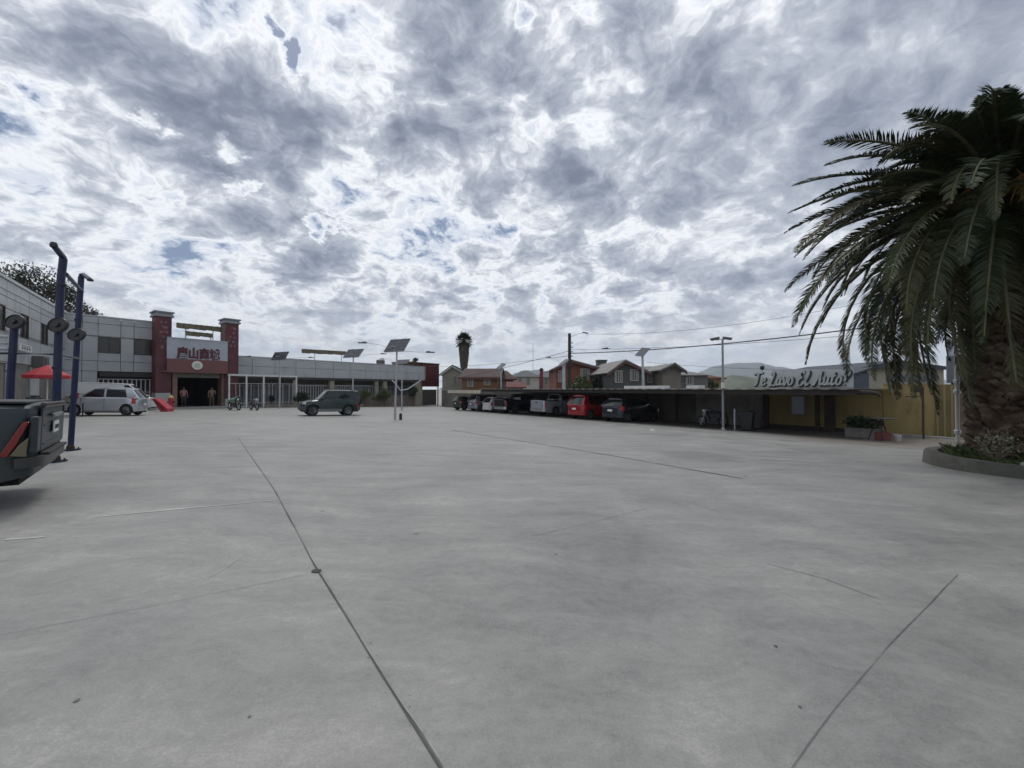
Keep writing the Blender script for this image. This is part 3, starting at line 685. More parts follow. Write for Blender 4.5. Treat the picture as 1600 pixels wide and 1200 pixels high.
wall_piece('corrugated_fence', 1088, 1193, -.16, mat('pale_sheet', (0.24, 0.225, 0.20), .6, var=.25, scale=.8, dirt=((.14, .10, .08), .5, 1.3)), 'pale grey corrugated sheet fence between the carport wall and the yellow wall', ribs=(.30, .12, .035))
yw, ya, yb = wall_piece('yellow_wall', 1199, 1379, -.10, M_yel, 'ochre yellow painted wall with a grey box under the carport end', capm=mat('cope_yellow', (0.42, 0.36, 0.20), .8))
yw2, ya2, yb2 = wall_piece('yellow_wall', 1380, 1462, .24, M_yel, 'taller ochre yellow wall right of the carport end, below the bluish panels', capm=mat('cope', (0, 0, 0)))
mb = MB(); mb.box(ya, yb, DEP-.02, DEP+.045, FC.g(ya, DEP)-.1, FC.g(yb, DEP)+.16); mb.build('plinth', mat('plinth_dark', (0.07, 0.055, 0.045), .9), yw)
# taller open yellow wall bit between 1380..1462 (lit from the open sky)
gate, ga, gb = wall_piece('metal_gate', 1463, 1494, .20, mat('gate_yellow', (0.20, 0.16, 0.07), .6, var=.2, scale=1), 'yellow ribbed sheet metal gate beside the palm planter', ribs=(.21, .07, .05), off=DEP+.0, rib_m=mat('gate_rib', (0.26, 0.215, 0.10), .6), cat='gate')
wx = thing('boundary_wall', 'brown rendered wall continuing right behind the palm trunk and planter', 'wall', FC.o, FC.a)
mb = MB()
for k in range(14):
    x0 = gb+.05+k*1.3; mb.box(x0, x0+1.3, DEP+.05, DEP+.2, FC.g(x0, DEP)-.3, .35)
mb.build('panel', mat('brown_render', (.13, .10, .075), .85, var=.3, scale=.8), wx)
MB().box(gb+.05, gb+18.2, DEP, DEP+.25, .35, .43).build('coping', mat('cope', (0, 0, 0)), wx)
fl = MB(); rows = []  # dark sheet over the ground: the carport's shade painted in as floor colour
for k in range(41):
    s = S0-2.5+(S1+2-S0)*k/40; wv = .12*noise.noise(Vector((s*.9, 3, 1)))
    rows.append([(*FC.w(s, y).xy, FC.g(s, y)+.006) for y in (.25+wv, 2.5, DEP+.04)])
fl.grid(rows); tag(fl.build('carport_shade_sheet', mat('shade_dark_floor', (.075, .068, .060), .85, var=.4, scale=1.2), fix=False), kind='structure')
# grey meter box on the yellow wall
r_ = FC.rect((1238, 619, 1258, 648), DEP-.2); o = MB().box(r_[0], r_[1], DEP-.32, DEP+.04, r_[2], r_[3]).build('meter_cabinet', mat('cabinet_grey', (0.30, 0.32, 0.36), .4, .3, var=.1, scale=3), None, bevel=.015)
o.location = FC.o; o.rotation_euler = (0, 0, FC.a); tag(o, 'grey metal cabinet with dark side hung on the yellow wall', 'cabinet')
d_ = MB().box(r_[0]+.05, r_[1]-.05, DEP-.335, DEP-.322, r_[2]+.06, r_[3]-.06).build('door', mat('cabinet_door', (0.34, 0.36, 0.41), .4, .3), o)
# basketball-like little board on a thin post
s_, z_ = FC.hit(1443, 690, 3.6); g0 = FC.g(s_, 3.6); zt = FC.hit(1443, 604, 3.6)[1]
bt = thing('board_post', 'thin dark post with a small black board in front of the yellow wall', 'sign post', FC.w(s_, 3.6, g0), FC.a)
MB().tube([(0, 0, 0), (0, 0, zt-g0)], .035, 8).build('post', mat('post_brown', (0, 0, 0)), bt)
bx = FC.rect((1424, 603, 1442, 613), 3.6); MB().box(bx[0]-s_, -.04, -.05, 0, bx[2]-g0, bx[3]-g0).build('board', M_black, bt)
MB().tube([(-.5, 0, zt-g0-.42), (0, 0, zt-g0-.40)], .02, 6).build('brace', mat('post_brown', (0, 0, 0)), bt)
# horizontal guard wires of the near wall and the low curb at its foot
o = MB().box(yb-.1, gb+.6, DEP-.55, DEP-.30, FC.g(gb, DEP)-.3, FC.g(gb, DEP)+.09).build('kerb', M_conc, None, bevel=.015); o.location = FC.o; o.rotation_euler = (0, 0, FC.a); tag(o, 'low concrete kerb at the foot of the taller yellow wall', 'kerb')
# ---- sign board on the carport roof
sgn = thing('roof_billboard', 'pale grey board on the carport roof with the slanted script Te Lavo El Auto?', 'sign', FC.o, FC.a)
so = 1.0
r_ = FC.rect((1206, 577, 1333, 603), so); x0_, z1_ = FC.hit(1206, 577, so); x1_, z1b = FC.hit(1333, 577, so)
mb = MB(); mb.add([(x0_, so, .06), (x1_, so, .06), (x1_, so, z1b), (x0_, so, z1_), (x0_, so+.05, .06), (x1_, so+.05, .06), (x1_, so+.05, z1b), (x0_, so+.05, z1_)], [(0,1,2,3),(7,6,5,4),(0,4,5,1),(1,5,6,2),(2,6,7,3),(3,7,4,0)])
mb.build('board', mat('board_pale', (0.47, 0.50, 0.51), .5, var=.08, scale=2), sgn)
for f_ in (0.02, .35, .7, .98):
    xx = x0_+(x1_-x0_)*f_; MB().box(xx-.03, xx+.03, so+.05, so+.11, .0, z1_-.05).build('support', M_steel, sgn)
# brush script, drawn stroke by stroke: unit cell height 1, advance in x
GL = {
 'T': (0.78, [[(0.02,.82),(.12,.98),(.40,.90),(.72,1.0),(.80,.92)], [(.45,.92),(.42,.6),(.36,.2),(.22,.02),(.08,.12)]]),
 'e': (0.50, [[(.06,.30),(.26,.34),(.38,.48),(.30,.60),(.14,.52),(.06,.28),(.14,.06),(.32,.06),(.46,.22)]]),
 'L': (0.66, [[(.10,.80),(.22,.98),(.38,.92),(.34,.70),(.22,.36),(.12,.08),(.02,.04),(.08,-.04),(.30,.06),(.50,.0),(.64,.12)]]),
 'a': (0.56, [[(.40,.52),(.22,.60),(.08,.40),(.06,.16),(.18,.04),(.32,.18),(.40,.50)], [(.42,.56),(.38,.2),(.46,.05),(.58,.18)]]),
 'v': (0.52, [[(.0,.46),(.10,.60),(.16,.40),(.18,.08),(.26,.04),(.40,.30),(.42,.58),(.54,.54)]]),
 'o': (0.52, [[(.26,.60),(.10,.46),(.06,.20),(.18,.04),(.34,.12),(.42,.36),(.34,.56),(.22,.60)], [(.34,.52),(.50,.50)]]),
 'E': (0.66, [[(.56,.84),(.46,1.0),(.26,.94),(.20,.74),(.36,.58),(.44,.56)], [(.40,.56),(.16,.46),(.06,.22),(.18,.02),(.42,.04),(.60,.24)]]),
 'l': (0.34, [[(.04,.30),(.24,.70),(.26,1.0),(.14,.96),(.08,.50),(.10,.10),(.20,.02),(.34,.18)]]),
 'A': (0.86, [[(.02,.14),(.10,.0),(.24,.16),(.44,.62),(.62,1.0)], [(.64,1.0),(.62,.5),(.64,.06),(.76,.06),(.84,.18)], [(.22,.40),(.44,.46),(.74,.40)]]),
 'u': (0.58, [[(.02,.44),(.12,.60),(.10,.30),(.12,.06),(.26,.06),(.40,.36)], [(.44,.60),(.38,.26),(.44,.04),(.58,.18)]]),
 't': (0.42, [[(.26,.92),(.16,.50),(.12,.12),(.20,.02),(.38,.18)], [(.02,.60),(.22,.62),(.42,.66)]]),
 '?': (0.50, [[(.06,.74),(.16,.96),(.36,.98),(.46,.80),(.34,.58),(.20,.44),(.18,.26)], [(.14,.04),(.18,.08)]]),
 ' ': (0.30, [])}
def catmull(pts, k=5):
    out = []
    for i in range(len(pts)-1):
        p = [pts[max(0, i-1)], pts[i], pts[i+1], pts[min(len(pts)-1, i+2)]]
        for j in range(k):
            t = j/k
            out.append(tuple(0.5*((2*p[1][a])+(-p[0][a]+p[2][a])*t+(2*p[0][a]-5*p[1][a]+4*p[2][a]-p[3][a])*t*t+(-p[0][a]+3*p[1][a]-3*p[2][a]+p[3][a])*t**3) for a in (0, 1)))
    out.append(pts[-1]); return out
txt = 'Te Lavo El Auto?'; total = sum(GL[c][0] for c in txt)
xs_, _ = FC.hit(1177, 590, so-.1); xe_, _ = FC.hit(1327, 590, so-.1); adv = (xe_-xs_)/total
hgt = (FC.hit(1210, 578, so)[1]-FC.hit(1210, 602, so)[1])*.86; zb0 = 0.16
dk, lt = MB(), MB(); x = xs_
def close_word():
    global dk, lt
    if lt.v: wd_ = lt.build('word', mat('letter_pale', (0.44, 0.47, 0.465), .5), sgn, fix=False); dk.build('word_shadow', mat('letter_dark', (0.05, 0.055, 0.055), .6), wd_, fix=False)
    dk, lt = MB(), MB()
for ch in txt:
    if ch == ' ': close_word()
    wdt, sts = GL[ch]
    for k_, st in enumerate(sts):
        pts = [(x+(px_+0.18*(pz_-.5))*adv, zb0+pz_*hgt) for px_, pz_ in catmull(st)]
        fw = lambda f_, t_: .042*(1.0+.6*abs(t_.z))
        stroke_mesh(dk, [(a+.028, b-.028) for a, b in pts], lambda f_, t_: .042*(1.0+.6*abs(t_.z))+.06, so-.05-.001*k_, so-.012)
        stroke_mesh(lt, pts, fw, so-.10-.001*k_, so-.055)
    x += wdt*adv
close_word()
mb = MB(); xt0 = xs_+.1; mb.box(xt0, x0_, so-.01, so+.03, .10, .15); mb.build('letter_rail', M_steel, sgn)
# lamp head left standing above 'Te'
s_, z_ = FC.hit(1191, 575, so+.4); t = thing('small_floodlight', 'small dark floodlight on a thin stem above the first letters of the roof sign', 'floodlight', FC.w(s_, so+.4, .03), FC.a)
MB().tube([(0, 0, 0), (0, 0, z_-.1)], .015, 6).build('stem', M_steel, t); MB().lathe([(.03, -.1), (.09, -.05), (.10, .06), (.05, .12)], 12, (0, 0, z_-.03)).build('lamp_head', M_black, t)
# ---- buildings right behind the yellow wall, seen between the fronds
def boxb(name, rect, Y, depth, m, label, cat='building', roof=None, zlo=None, extra=None):
    a = P(rect[0], rect[1], Y); b = P(rect[2], rect[3], Y)
    t = thing(name, label, cat, (a.x, Y, 0), 0)
    z0 = zlo if zlo is not None else gz(a.x, Y)-.3
    MB().box(0, b.x-a.x, 0, depth, z0, a.z).build('wall', m, t)
    if roof: MB().box(-.2, b.x-a.x+.2, -.25, depth+.2, a.z, a.z+roof[0]).build('roof', roof[1], t)
    return t, a, b
M_beige = mat('beige_render', (0.34, 0.31, 0.24), .8, var=.15, scale=.8)
t, a, b = boxb('beige_house', (1355, 577, 1475, 607), 24, 7, M_beige, 'beige rendered building with a shallow dark roof behind the yellow wall')
mb = MB(); mb.add([(-1.2, -.4, a.z), (5.6, -.4, a.z), (1.6, -.4, a.z+.55), (-1.2, 7, a.z), (5.6, 7, a.z), (1.6, 7, a.z+.55)], [(0,1,2), (5,4,3), (0,3,4,1), (1,4,5,2), (2,5,3,0)]); mb.build('roof', mat('roof_dark', (0.04, 0.045, 0.06), .6), t)
t, a, b = boxb('dark_shed', (1334, 583, 1358, 605), 22.5, 5, mat('shed_dark', (0.07, 0.08, 0.11), .7, var=.2, scale=1), 'dark bluish shed between the roof sign and the beige building')
mb = MB(); mb.add([(-.1, -.2, a.z+.0), (b.x-a.x+.1, -.2, a.z+.35), (b.x-a.x+.1, 5, a.z+.35), (-.1, 5, a.z), (-.1, -.2, a.z-.1), (b.x-a.x+.1, -.2, a.z+.25), (b.x-a.x+.1, 5, a.z+.25), (-.1, 5, a.z-.1)], [(0,1,2,3),(7,6,5,4),(0,4,5,1),(1,5,6,2),(2,6,7,3),(3,7,4,0)]); mb.build('roof', mat('roof_dark', (0, 0, 0)), t)
# bluish panel screen on top of the wall
bp = thing('blue_panel_screen', 'bluish grey sheet panel screen standing on top of the taller yellow wall', 'screen', FC.o, FC.a)
xa = FC.hit(1383, 590, DEP+.5)[0]; xb = FC.hit(1462, 590, DEP+.5)[0]; zt = FC.hit(1430, 584, DEP+.5)[1]
mb = MB(); x = xa
while x < xb-.1: mb.box(x+.02, min(x+.62, xb), DEP+.5, DEP+.55, .0, zt); x += .64
mb.build('panel', mat('blue_grey_sheet', (0.15, 0.17, 0.20), .4, .2, var=.2, scale=1.5), bp); MB().box(xa, xb, DEP+.55, DEP+.62, -2.2, zt-.1).build('backing', M_grey_w, bp)
# raised blue-grey container with upright sheet above it
tk = thing('raised_tank_cabinet', 'blue grey metal cabinet raised behind the white post left of the palm trunk', 'cabinet', FC.o, FC.a)
r_ = FC.rect((1478, 556, 1507, 598), DEP+.3); mb = MB(); mb.box(r_[0], r_[1]+.2, DEP+.3, DEP+1.6, r_[2], r_[3]); mb.build('body', mat('cabinet_blue', (0.17, 0.19, 0.225), .4, .3, var=.12, scale=2), tk, bevel=.02)
mb = MB(); x = r_[0]+.1
while x < r_[1]: mb.box(x, x+.03, DEP+.27, DEP+.3, r_[2]+.05, r_[3]-.05); x += .28
mb.build('ribs', mat('cabinet_blue', (0, 0, 0)), tk)
r2 = FC.rect((1480, 530, 1497, 556), DEP+.6); mb = MB(); mb.box(r2[0], r2[1], DEP+.6, DEP+.65, r_[3], r2[3]); mb.build('upright_sheet', mat('pale_blue_sheet', (0.42, 0.46, 0.52), .5), tk)
mb = MB(); mb.box(r_[0]+.1, r_[1], DEP+.6, DEP+1.4, FC.g(r_[0], 6)-.2, r_[2]); mb.build('stand', mat('stand_dark', (0.08, 0.065, 0.05), .8), tk)
# white steel post in front of the gate, with clamps
q = G(1497, 713); t = thing('white_post', 'slim pale steel post with clamps standing at the planter beside the yellow gate', 'post', q, 0)
ht = P(1497, 556, q.y).z-q.z
MB().tube([(0, 0, 0), (0, 0, ht)], .045, 10).build('pole', mat('post_pale', (.42, .40, .37), .7), t, smooth=True)
for z in (ht*.62, ht*.72, ht*.22): MB().lathe([(.06, 0), (.075, .03), (.075, .09), (.06, .12)], 10, (0, 0, z)).build('clamp', M_steel, t)
# plant troughs, table and junk near the wall
M_leafd = mat('leaf_dark', (0.022, 0.04, 0.015), .6, var=.5, scale=6)
def leaf_clump(mb, c, rad, n, size, rr, flat=1.0, up=0.0):
    c = Vector(c)
    for _ in range(n):
        while True:
            v = Vector((rr.uniform(-1, 1), rr.uniform(-1, 1), rr.uniform(-1, 1)))
            if 0.05 < v.length < 1: break
        v = v*(0.55+0.45*rr.random()) if rr.random() < .6 else v
        p = c+Vector((v.x*rad[0], v.y*rad[1], v.z*rad[2]))
        d = Vector((rr.gauss(0, 1), rr.gauss(0, 1), rr.gauss(0, 1)*flat+up)).normalized(); e = d.cross(Vector((rr.gauss(0, 1), rr.gauss(0, 1), rr.gauss(0, 1)))).normalized()
        s = size*rr.uniform(.6, 1.35); mb.add([p-d*s*.5, p+e*s*.28, p+d*s*.5, p-e*s*.28], [(0, 1, 2, 3)])
rr = random.Random(11)
for (pxl, pyl, lb) in ((1337, 683, 'dark leafy plant in a grey trough, left one before the yellow wall'), (1361, 685, 'dark leafy plant in a grey trough beside the round dark table')):
    q = G(pxl, pyl); t = thing('potted_plant', lb, 'plant', q, FC.a+.1, 'troughs by the yellow wall')
    MB().box(-.32, .32, -.2, .2, 0, .34).box(-.35, .35, -.23, .23, .34, .39).build('trough', mat('trough_grey', (.22, .20, .19), .8, var=.2, scale=4), t, bevel=.01)
    mb = MB(); leaf_clump(mb, (0, 0, .62), (.42, .3, .28), 420, .13, rr, up=.6); mb.build('foliage', M_leafd, t, fix=False)
q = G(1375, 688); t = thing('patio_table', 'small round dark table with flowers and crates stacked under it by the yellow wall', 'table', q, 0)
ht = P(1375, 653, q.y).z-q.z
MB().lathe([(.48, ht-.03), (.50, ht-.015), (.48, ht)], 24).build('tabletop', mat('table_dark', (.035, .02, .018), .5), t)
for a in range(3):
    aa = a*2.1; MB().tube([(.35*math.cos(aa), .35*math.sin(aa), 0), (.08*math.cos(aa), .08*math.sin(aa), ht-.03)], .02, 6).build('leg', M_black, t)
o = MB().lathe([(.10, 0), (.13, .22), (.11, .24)], 14).build('bucket', mat('bucket_pale', (.45, .43, .40), .6), None); o.location = (q.x+.42, q.y-.25, gz(q.x, q.y)+0); tag(o, 'small pale bucket on the ground right of the dark table', 'bucket')
o = MB().box(-.2, .2, -.15, .15, 0, .3).box(-.17, .17, -.12, .12, .3, .33).build('crate', mat('crate_red', (.17, .05, .04), .7, var=.3, scale=3), None, bevel=.01); o.location = (q.x+.02, q.y-.1, gz(q.x, q.y)); tag(o, 'dull red crate under the round dark table', 'crate')
# bins and tyres in the shade by the sheet fence
for i, (px, py, m_, lb, cat) in enumerate(((1168, 673, M_black, 'black waste bin in the carport shade left of the brown post', 'bin'), (1182, 670, mat('bin_grey', (.06, .06, .065), .6), 'dark grey waste bin right beside the black one under the carport', 'bin'))):
    q = G(px, py); t = thing('waste_bin', lb, cat, q, FC.a+.2, 'bins in the carport shade'); k = 1.0+.1*i
    mb = MB(); mb.add([(-.2, -.22, .06), (.2, -.22, .06), (.2, .22, .06), (-.2, .22, .06), (-.27, -.28, .8*k), (.27, -.28, .8*k), (.27, .28, .8*k), (-.27, .28, .8*k)], [(0,3,2,1),(4,5,6,7),(0,1,5,4),(1,2,6,5),(2,3,7,6),(3,0,4,7)]); mb.build('body', m_, t, bevel=.02)
    MB().box(-.3, .3, -.31, .31, .8*k, .87*k).build('lid', m_, t, bevel=.02)
    for sx in (-1, 1): MB().lathe([(.09, sx*.24), (.09, sx*.29)], 14, (0, .22, .09), 'x').build('wheel', M_rub, t)
q = G(1148, 672); t = thing('bollard_post', 'thin pale half height post beside the double headed lamp post', 'post', q, 0); ht = P(1148, 640, q.y).z-q.z
MB().tube([(0, 0, 0), (0, 0, ht)], .04, 8).build('pole', M_steel, t); MB().lathe([(.05, ht), (.055, ht+.02), (.03, ht+.05)], 10).build('cap', M_steel, t)
q = G(1020, 673); mb = MB(); mb.add([(-.12,-.08,0),(.1,-.1,.0),(.13,.07,0),(-.09,.1,0),(-.07,-.04,.07),(.06,-.03,.10),(.05,.05,.06),(-.05,.05,.09)], [(0,1,5,4),(1,2,6,5),(2,3,7,6),(3,0,4,7),(4,5,6,7),(3,2,1,0)])
o = mb.build('litter', M_white, None); o.location = q+Vector((0, 0, .005)); tag(o, 'crumpled white scrap of litter on the concrete before the grey hatchback', 'litter')
# ================================================================ vehicles
def interp(tab, x):
    if x <= tab[0][0]: return tab[0][1]
    for (a, ya), (b, yb) in zip(tab[:-1], tab[1:]):
        if a <= x <= b:
            t = (x-a)/(b-a) if b > a else 0; t = t*t*(3-2*t)*0.35+t*0.65; return ya+(yb-ya)*t
    return tab[-1][1]
def paint(name, col, rough=.28, metal=.35):
    return mat(name, col, rough, metal, coat=.45, var=.05, scale=1.5, dirt=(tuple(c*.6+.06 for c in col), .2, 1.4))
class Car:
    """x forward, y left, z up. The lower body is lofted from plan outline, top line and wheel arches; the cabin stands on it."""
    def __init__(s, name, label, cat, L, W, wb, x0f, wr, clr, top, cab, H, body_m, group=None, n=6.0, rails=None, trim_m=None, arch=1.16, yroof=.27, sill=0.0):
        s.L, s.W, s.n, s.wr, s.clr, s.top, s.m = L, W, n, wr, clr, top, body_m
        s.xf = L/2-x0f; s.xr = s.xf-wb
        s.t = thing(name, label, cat, (0, 0, 0), 0, group)
        ra = wr*arch; trim = trim_m or M_black
        xs = set()
        for k in range(0, 49): xs.add(round(-L/2+L*k/48, 4))
        for k in range(1, 16):
            a = R(90)*k/16
            for sg in (-1, 1): xs.add(round(sg*L/2*math.cos(a)**(2/n), 4))
        for c in (s.xf, s.xr):
            for k in range(-8, 9): xs.add(round(c+ra*math.sin(R(90)*k/8), 4))
        xs = sorted(x for x in xs if abs(x) <= L/2-.004)
        rows = []
        for x in xs:
            w_ = s.wid(x); zt = interp(top, x); zb = clr+.02+.10*max(0, abs(x)/(L/2)-.86)/.14
            for c in (s.xf, s.xr):
                if abs(x-c) < ra: zb = max(zb, wr+math.sqrt(max(0, ra*ra-(x-c)**2))*.98)
            zm = max(zb+.02, clr+(zt-clr)*.55); zs_ = max(zm+.02, zt-.13)
            sec = [(.90, zb), (.985, zb+.012), (1.0, max(zb+.015, min(zm, zb+.2))), (1.0, zm), (.985, zs_), (.955, max(zs_+.01, zt-.045)), (.90, max(zs_+.015, zt-.01)), (.70, zt+.004), (.35, zt+.018), (0, zt+.022)]
            full = [(-k*w_, z) for k, z in sec]+[(k*w_, z) for k, z in reversed(sec[:-1])]
            rows.append([(x, y, z) for y, z in full])
        mb = MB(); mb.grid(rows)
        mb.add(rows[0], [tuple(range(len(rows[0])))]); mb.add(rows[-1], [tuple(range(len(rows[0])-1, -1, -1))])
        s.cabin(mb, cab, H, yroof)
        s.body = mb.build('body', body_m, s.t, smooth=True, angle=32)
        mb = MB(); iw = W/2-.22
        mb.box(-L/2+.12, L/2-.12, -iw, iw, clr, min(interp(top, s.xr), interp(top, s.xf))-.14)
        mb.box(-L/2+.25, L/2-.25, -W/2+.06, W/2-.06, clr+.03, clr+.10) if wr < .3 else None
        mb.build('chassis', mat('underbody', (.008, .008, .008), .9), s.t)
    def wid(s, x):
        u = min(1.0, abs(x)/(s.L/2)); return s.W/2*max(.02, (1-u**s.n))**(1/s.n)
    def cabin(s, mb, cab, H, yroof):
        zb = cab['belt']; cols = cab['cols']; yb = s.W/2-.075; yr = s.W/2-yroof; he = H-.05
        s.win = []
        def pt(c, v, sg, off=0.0):
            xb, xr = c[0], c[1]; x = xb+(xr-xb)*v; y = yb+(yr-yb)*(v**1.25); z = zb-.03+(he-zb+.03)*v
            return (x, sg*(y+off), z)
        NV = 6
        for sg in (-1, 1):
            for i in range(len(cols)-1):
                a, b = cols[i], cols[i+1]; kind = cols[i][2]
                v0, v1 = (.10, .92)
                rows = [[pt(a, v/NV, sg), pt(b, v/NV, sg)] for v in range(NV+1)]
                if kind == 'p': mb.grid(rows)
                else:
                    mb.grid([[pt(a, v, sg), pt(b, v, sg)] for v in (0, .05, v0)]); mb.grid([[pt(a, v, sg), pt(b, v, sg)] for v in (v1, .96, 1)])
                    g = MB(); g.grid([[pt(a, v0+(v1-v0)*v/NV, sg, -.004), pt(b, v0+(v1-v0)*v/NV, sg, -.004)] for v in range(NV+1)]); s.win.append(('window', g))
        def cross(c, v, ny, bow, sgn):
            out = []
            for k in range(ny+1):
                u = -1+2*k/ny; p = pt(c, v, 1); out.append((p[0]+sgn*bow*(1-u*u)*(1-.35*v), p[1]*u, p[2]+(.05 if v >= 1 else 0)*(1-u*u)))
            return out
        NY = 10
        def screen(c, sgn, bow, nm):
            mb.grid([cross(c, v, NY, bow, sgn) for v in (0, .06)]); mb.grid([cross(c, v, NY, bow, sgn) for v in (.93, 1.0)])
            allr = [cross(c, .06+.87*v/6, NY, bow, sgn) for v in range(7)]
            mb.grid([r_[:2] for r_ in allr]); mb.grid([r_[-2:] for r_ in allr])
            g = MB(); g.grid([r_[1:-1] for r_ in allr]); s.win.append((nm, g))
        screen(cols[0], 1, cab.get('bowf', .14), 'windscreen'); 
        if cab.get('rear', True): screen(cols[-1], -1, cab.get('bowr', .08), 'rear_window')
        else: mb.grid([cross(cols[-1], v/4, NY, .02, -1) for v in range(5)])
        f, r_ = cross(cols[0], 1, NY, cab.get('bowf', .14), 1), cross(cols[-1], 1, NY, cab.get('bowr', .08) if cab.get('rear', True) else .02, -1)
        NR = 8
        mb.grid([[tuple(Vector(a).lerp(Vector(b), k/NR)+Vector((0, 0, .035*math.sin(math.pi*k/NR)))) for a, b in zip(f, r_)] for k in range(NR+1)])
        for nm, g in s.win: g.build(nm, M_glass, s.t, smooth=True, fix=False)
    def per(s, end, a):
        """point of the plan outline; a in degrees from the middle of that end towards the sides"""
        c, q = math.cos(R(abs(a))), math.sin(R(abs(a)))
        return (end*s.L/2*c**(2/s.n), (1 if a >= 0 else -1)*s.W/2*q**(2/s.n))
    def band(s, mb, end, a0, a1, z0, z1, off=.012, th=.03, n=10, slant=0.0):
        rows = []
        for k in range(n+1):
            a = a0+(a1-a0)*k/n; x, y = s.per(end, a)
            x2, y2 = s.per(end, a+.5); x1, y1 = s.per(end, a-.5); t = Vector((x2-x1, y2-y1, 0)).normalized(); nn = Vector((t.y, -t.x, 0))
            if nn.dot(Vector((x, y, 0))) < 0: nn = -nn
            zz0 = z0(k/n) if callable(z0) else z0; zz1 = z1(k/n) if callable(z1) else z1
            o = Vector((x, y, 0))+nn*off; i_ = Vector((x, y, 0))-nn*th
            rows.append([(i_.x, i_.y, zz0), (o.x, o.y, zz0), (o.x, o.y, (zz0+zz1)/2), (o.x, o.y, zz1), (i_.x, i_.y, zz1)])
        mb.grid(rows); mb.add(rows[0], [(0, 1, 2, 3, 4)]); mb.add(rows[-1], [(4, 3, 2, 1, 0)]); return mb
    def wheels(s, spokes=5, rim_m=None):
        for x, e in ((s.xf, 1), (s.xr, -1)):
            for sg in (-1, 1):
                wr = s.wr; tw = .20; rr = wr*.66; yo = s.W/2-.035
                MBt = MB(); MBt.lathe([(rr, 0), (wr*.93, 0), (wr, .03), (wr, tw-.03), (wr*.93, tw), (rr, tw)], 28, axis='y')
                MBt.v = [(vx+x, sg*(yo-vy), vz+wr) for vx, vy, vz in MBt.v]
                ty = MBt.build('wheel', M_rub, s.t, smooth=True)
                m2 = MB(); m2.lathe([(rr, .0), (rr*1.02, .02), (rr*.93, .015), (rr*.90, .06), (.02, .07)], 24, axis='y')
                for k in range(spokes):
                    a = 2*math.pi*k/spokes+.3; c_ = Matrix.Rotation(a, 4, 'Y')
                    pts = [c_ @ Vector(v) for v in [(-.035, .02, .03), (.035, .02, .03), (.028, .012, rr*.95), (-.028, .012, rr*.95), (-.035, .055, .03), (.035, .055, .03), (.028, .055, rr*.95), (-.028, .055, rr*.95)]]
                    m2.add(pts, [(0,1,2,3),(7,6,5,4),(0,4,5,1),(1,5,6,2),(2,6,7,3),(3,7,4,0)])
                m2.lathe([(.055, .012), (.05, .06)], 12, axis='y')
                m2.v = [(vx+x, sg*(yo-vy), vz+wr) for vx, vy, vz in m2.v]
                m2.build('rim', rim_m or M_rim, ty, smooth=True)
                m3 = MB(); m3.lathe([(rr*.9, .075), (rr*.9, .08)], 20, axis='y'); m3.v = [(vx+x, sg*(yo-vy), vz+wr) for vx, vy, vz in m3.v]; m3.build('brake_disc', mat('hub_dark', (.03, .03, .03), .6), ty)
    def plate(s, end, z, w_=.36, h=.13, x=None, m=None):
        x = x if x is not None else end*(s.L/2+.016)
        MB().box(min(x, x+end*.012), max(x, x+end*.012), -w_/2, w_/2, z-h/2, z+h/2).build('number_plate', M_plate, s.t)
    def mirrors(s, x, z, m):
        for sg in (-1, 1):
            y = s.W/2-.06; MB().cbox((x, sg*(y+.11), z), (.10, .18, .13)).cbox((x+.02, sg*(y+.02), z-.05), (.05, .08, .04)).build('mirror', m, s.t, bevel=.02)
    def handles(s, xs, z, m):
        for x in xs:
            for sg in (-1, 1): MB().cbox((x, sg*(s.W/2+.008), z), (.17, .03, .03)).build('door_handle', m, s.t, bevel=.006)
    def seams(s, xs, z0, z1):
        mb = MB()
        for x in xs:
            for sg in (-1, 1): mb.box(x-.006, x+.006, min(sg*(s.W/2-.01), sg*(s.W/2+.003)), max(sg*(s.W/2-.01), sg*(s.W/2+.003)), z0, z1)
        mb.build('door_seam', M_dark, s.t)
    def place(s, x, y, ang):
        tx = -math.sin(0)
        s.t.location = (x, y, gz(x, y)); s.t.rotation_euler = (0, 0, ang)
        d = .5; gxs = (gz(x+d, y)-gz(x-d, y))/(2*d); gys = (gz(x, y+d)-gz(x, y-d))/(2*d)
        n_ = Vector((-gxs, -gys, 1)).normalized(); q = Vector((0, 0, 1)).rotation_difference(n_)
        s.t.rotation_mode = 'XYZ'; s.t.rotation_euler = (q.to_matrix() @ Matrix.Rotation(ang, 3, 'Z')).to_euler(); return s
def lamps(c, zf0, zf1, zr0, zr1, af=(20, 50), ar=(28, 52), rl=M_red):
    for sg in (-1, 1):
        c.band(MB(), 1, sg*af[0], sg*af[1], zf0, zf1, .012, .04).build('headlight', M_lens, c.t, smooth=True, fix=True)
        c.band(MB(), -1, sg*ar[0], sg*ar[1], zr0, zr1, .014, .04).build('tail_light', rl, c.t, smooth=True)
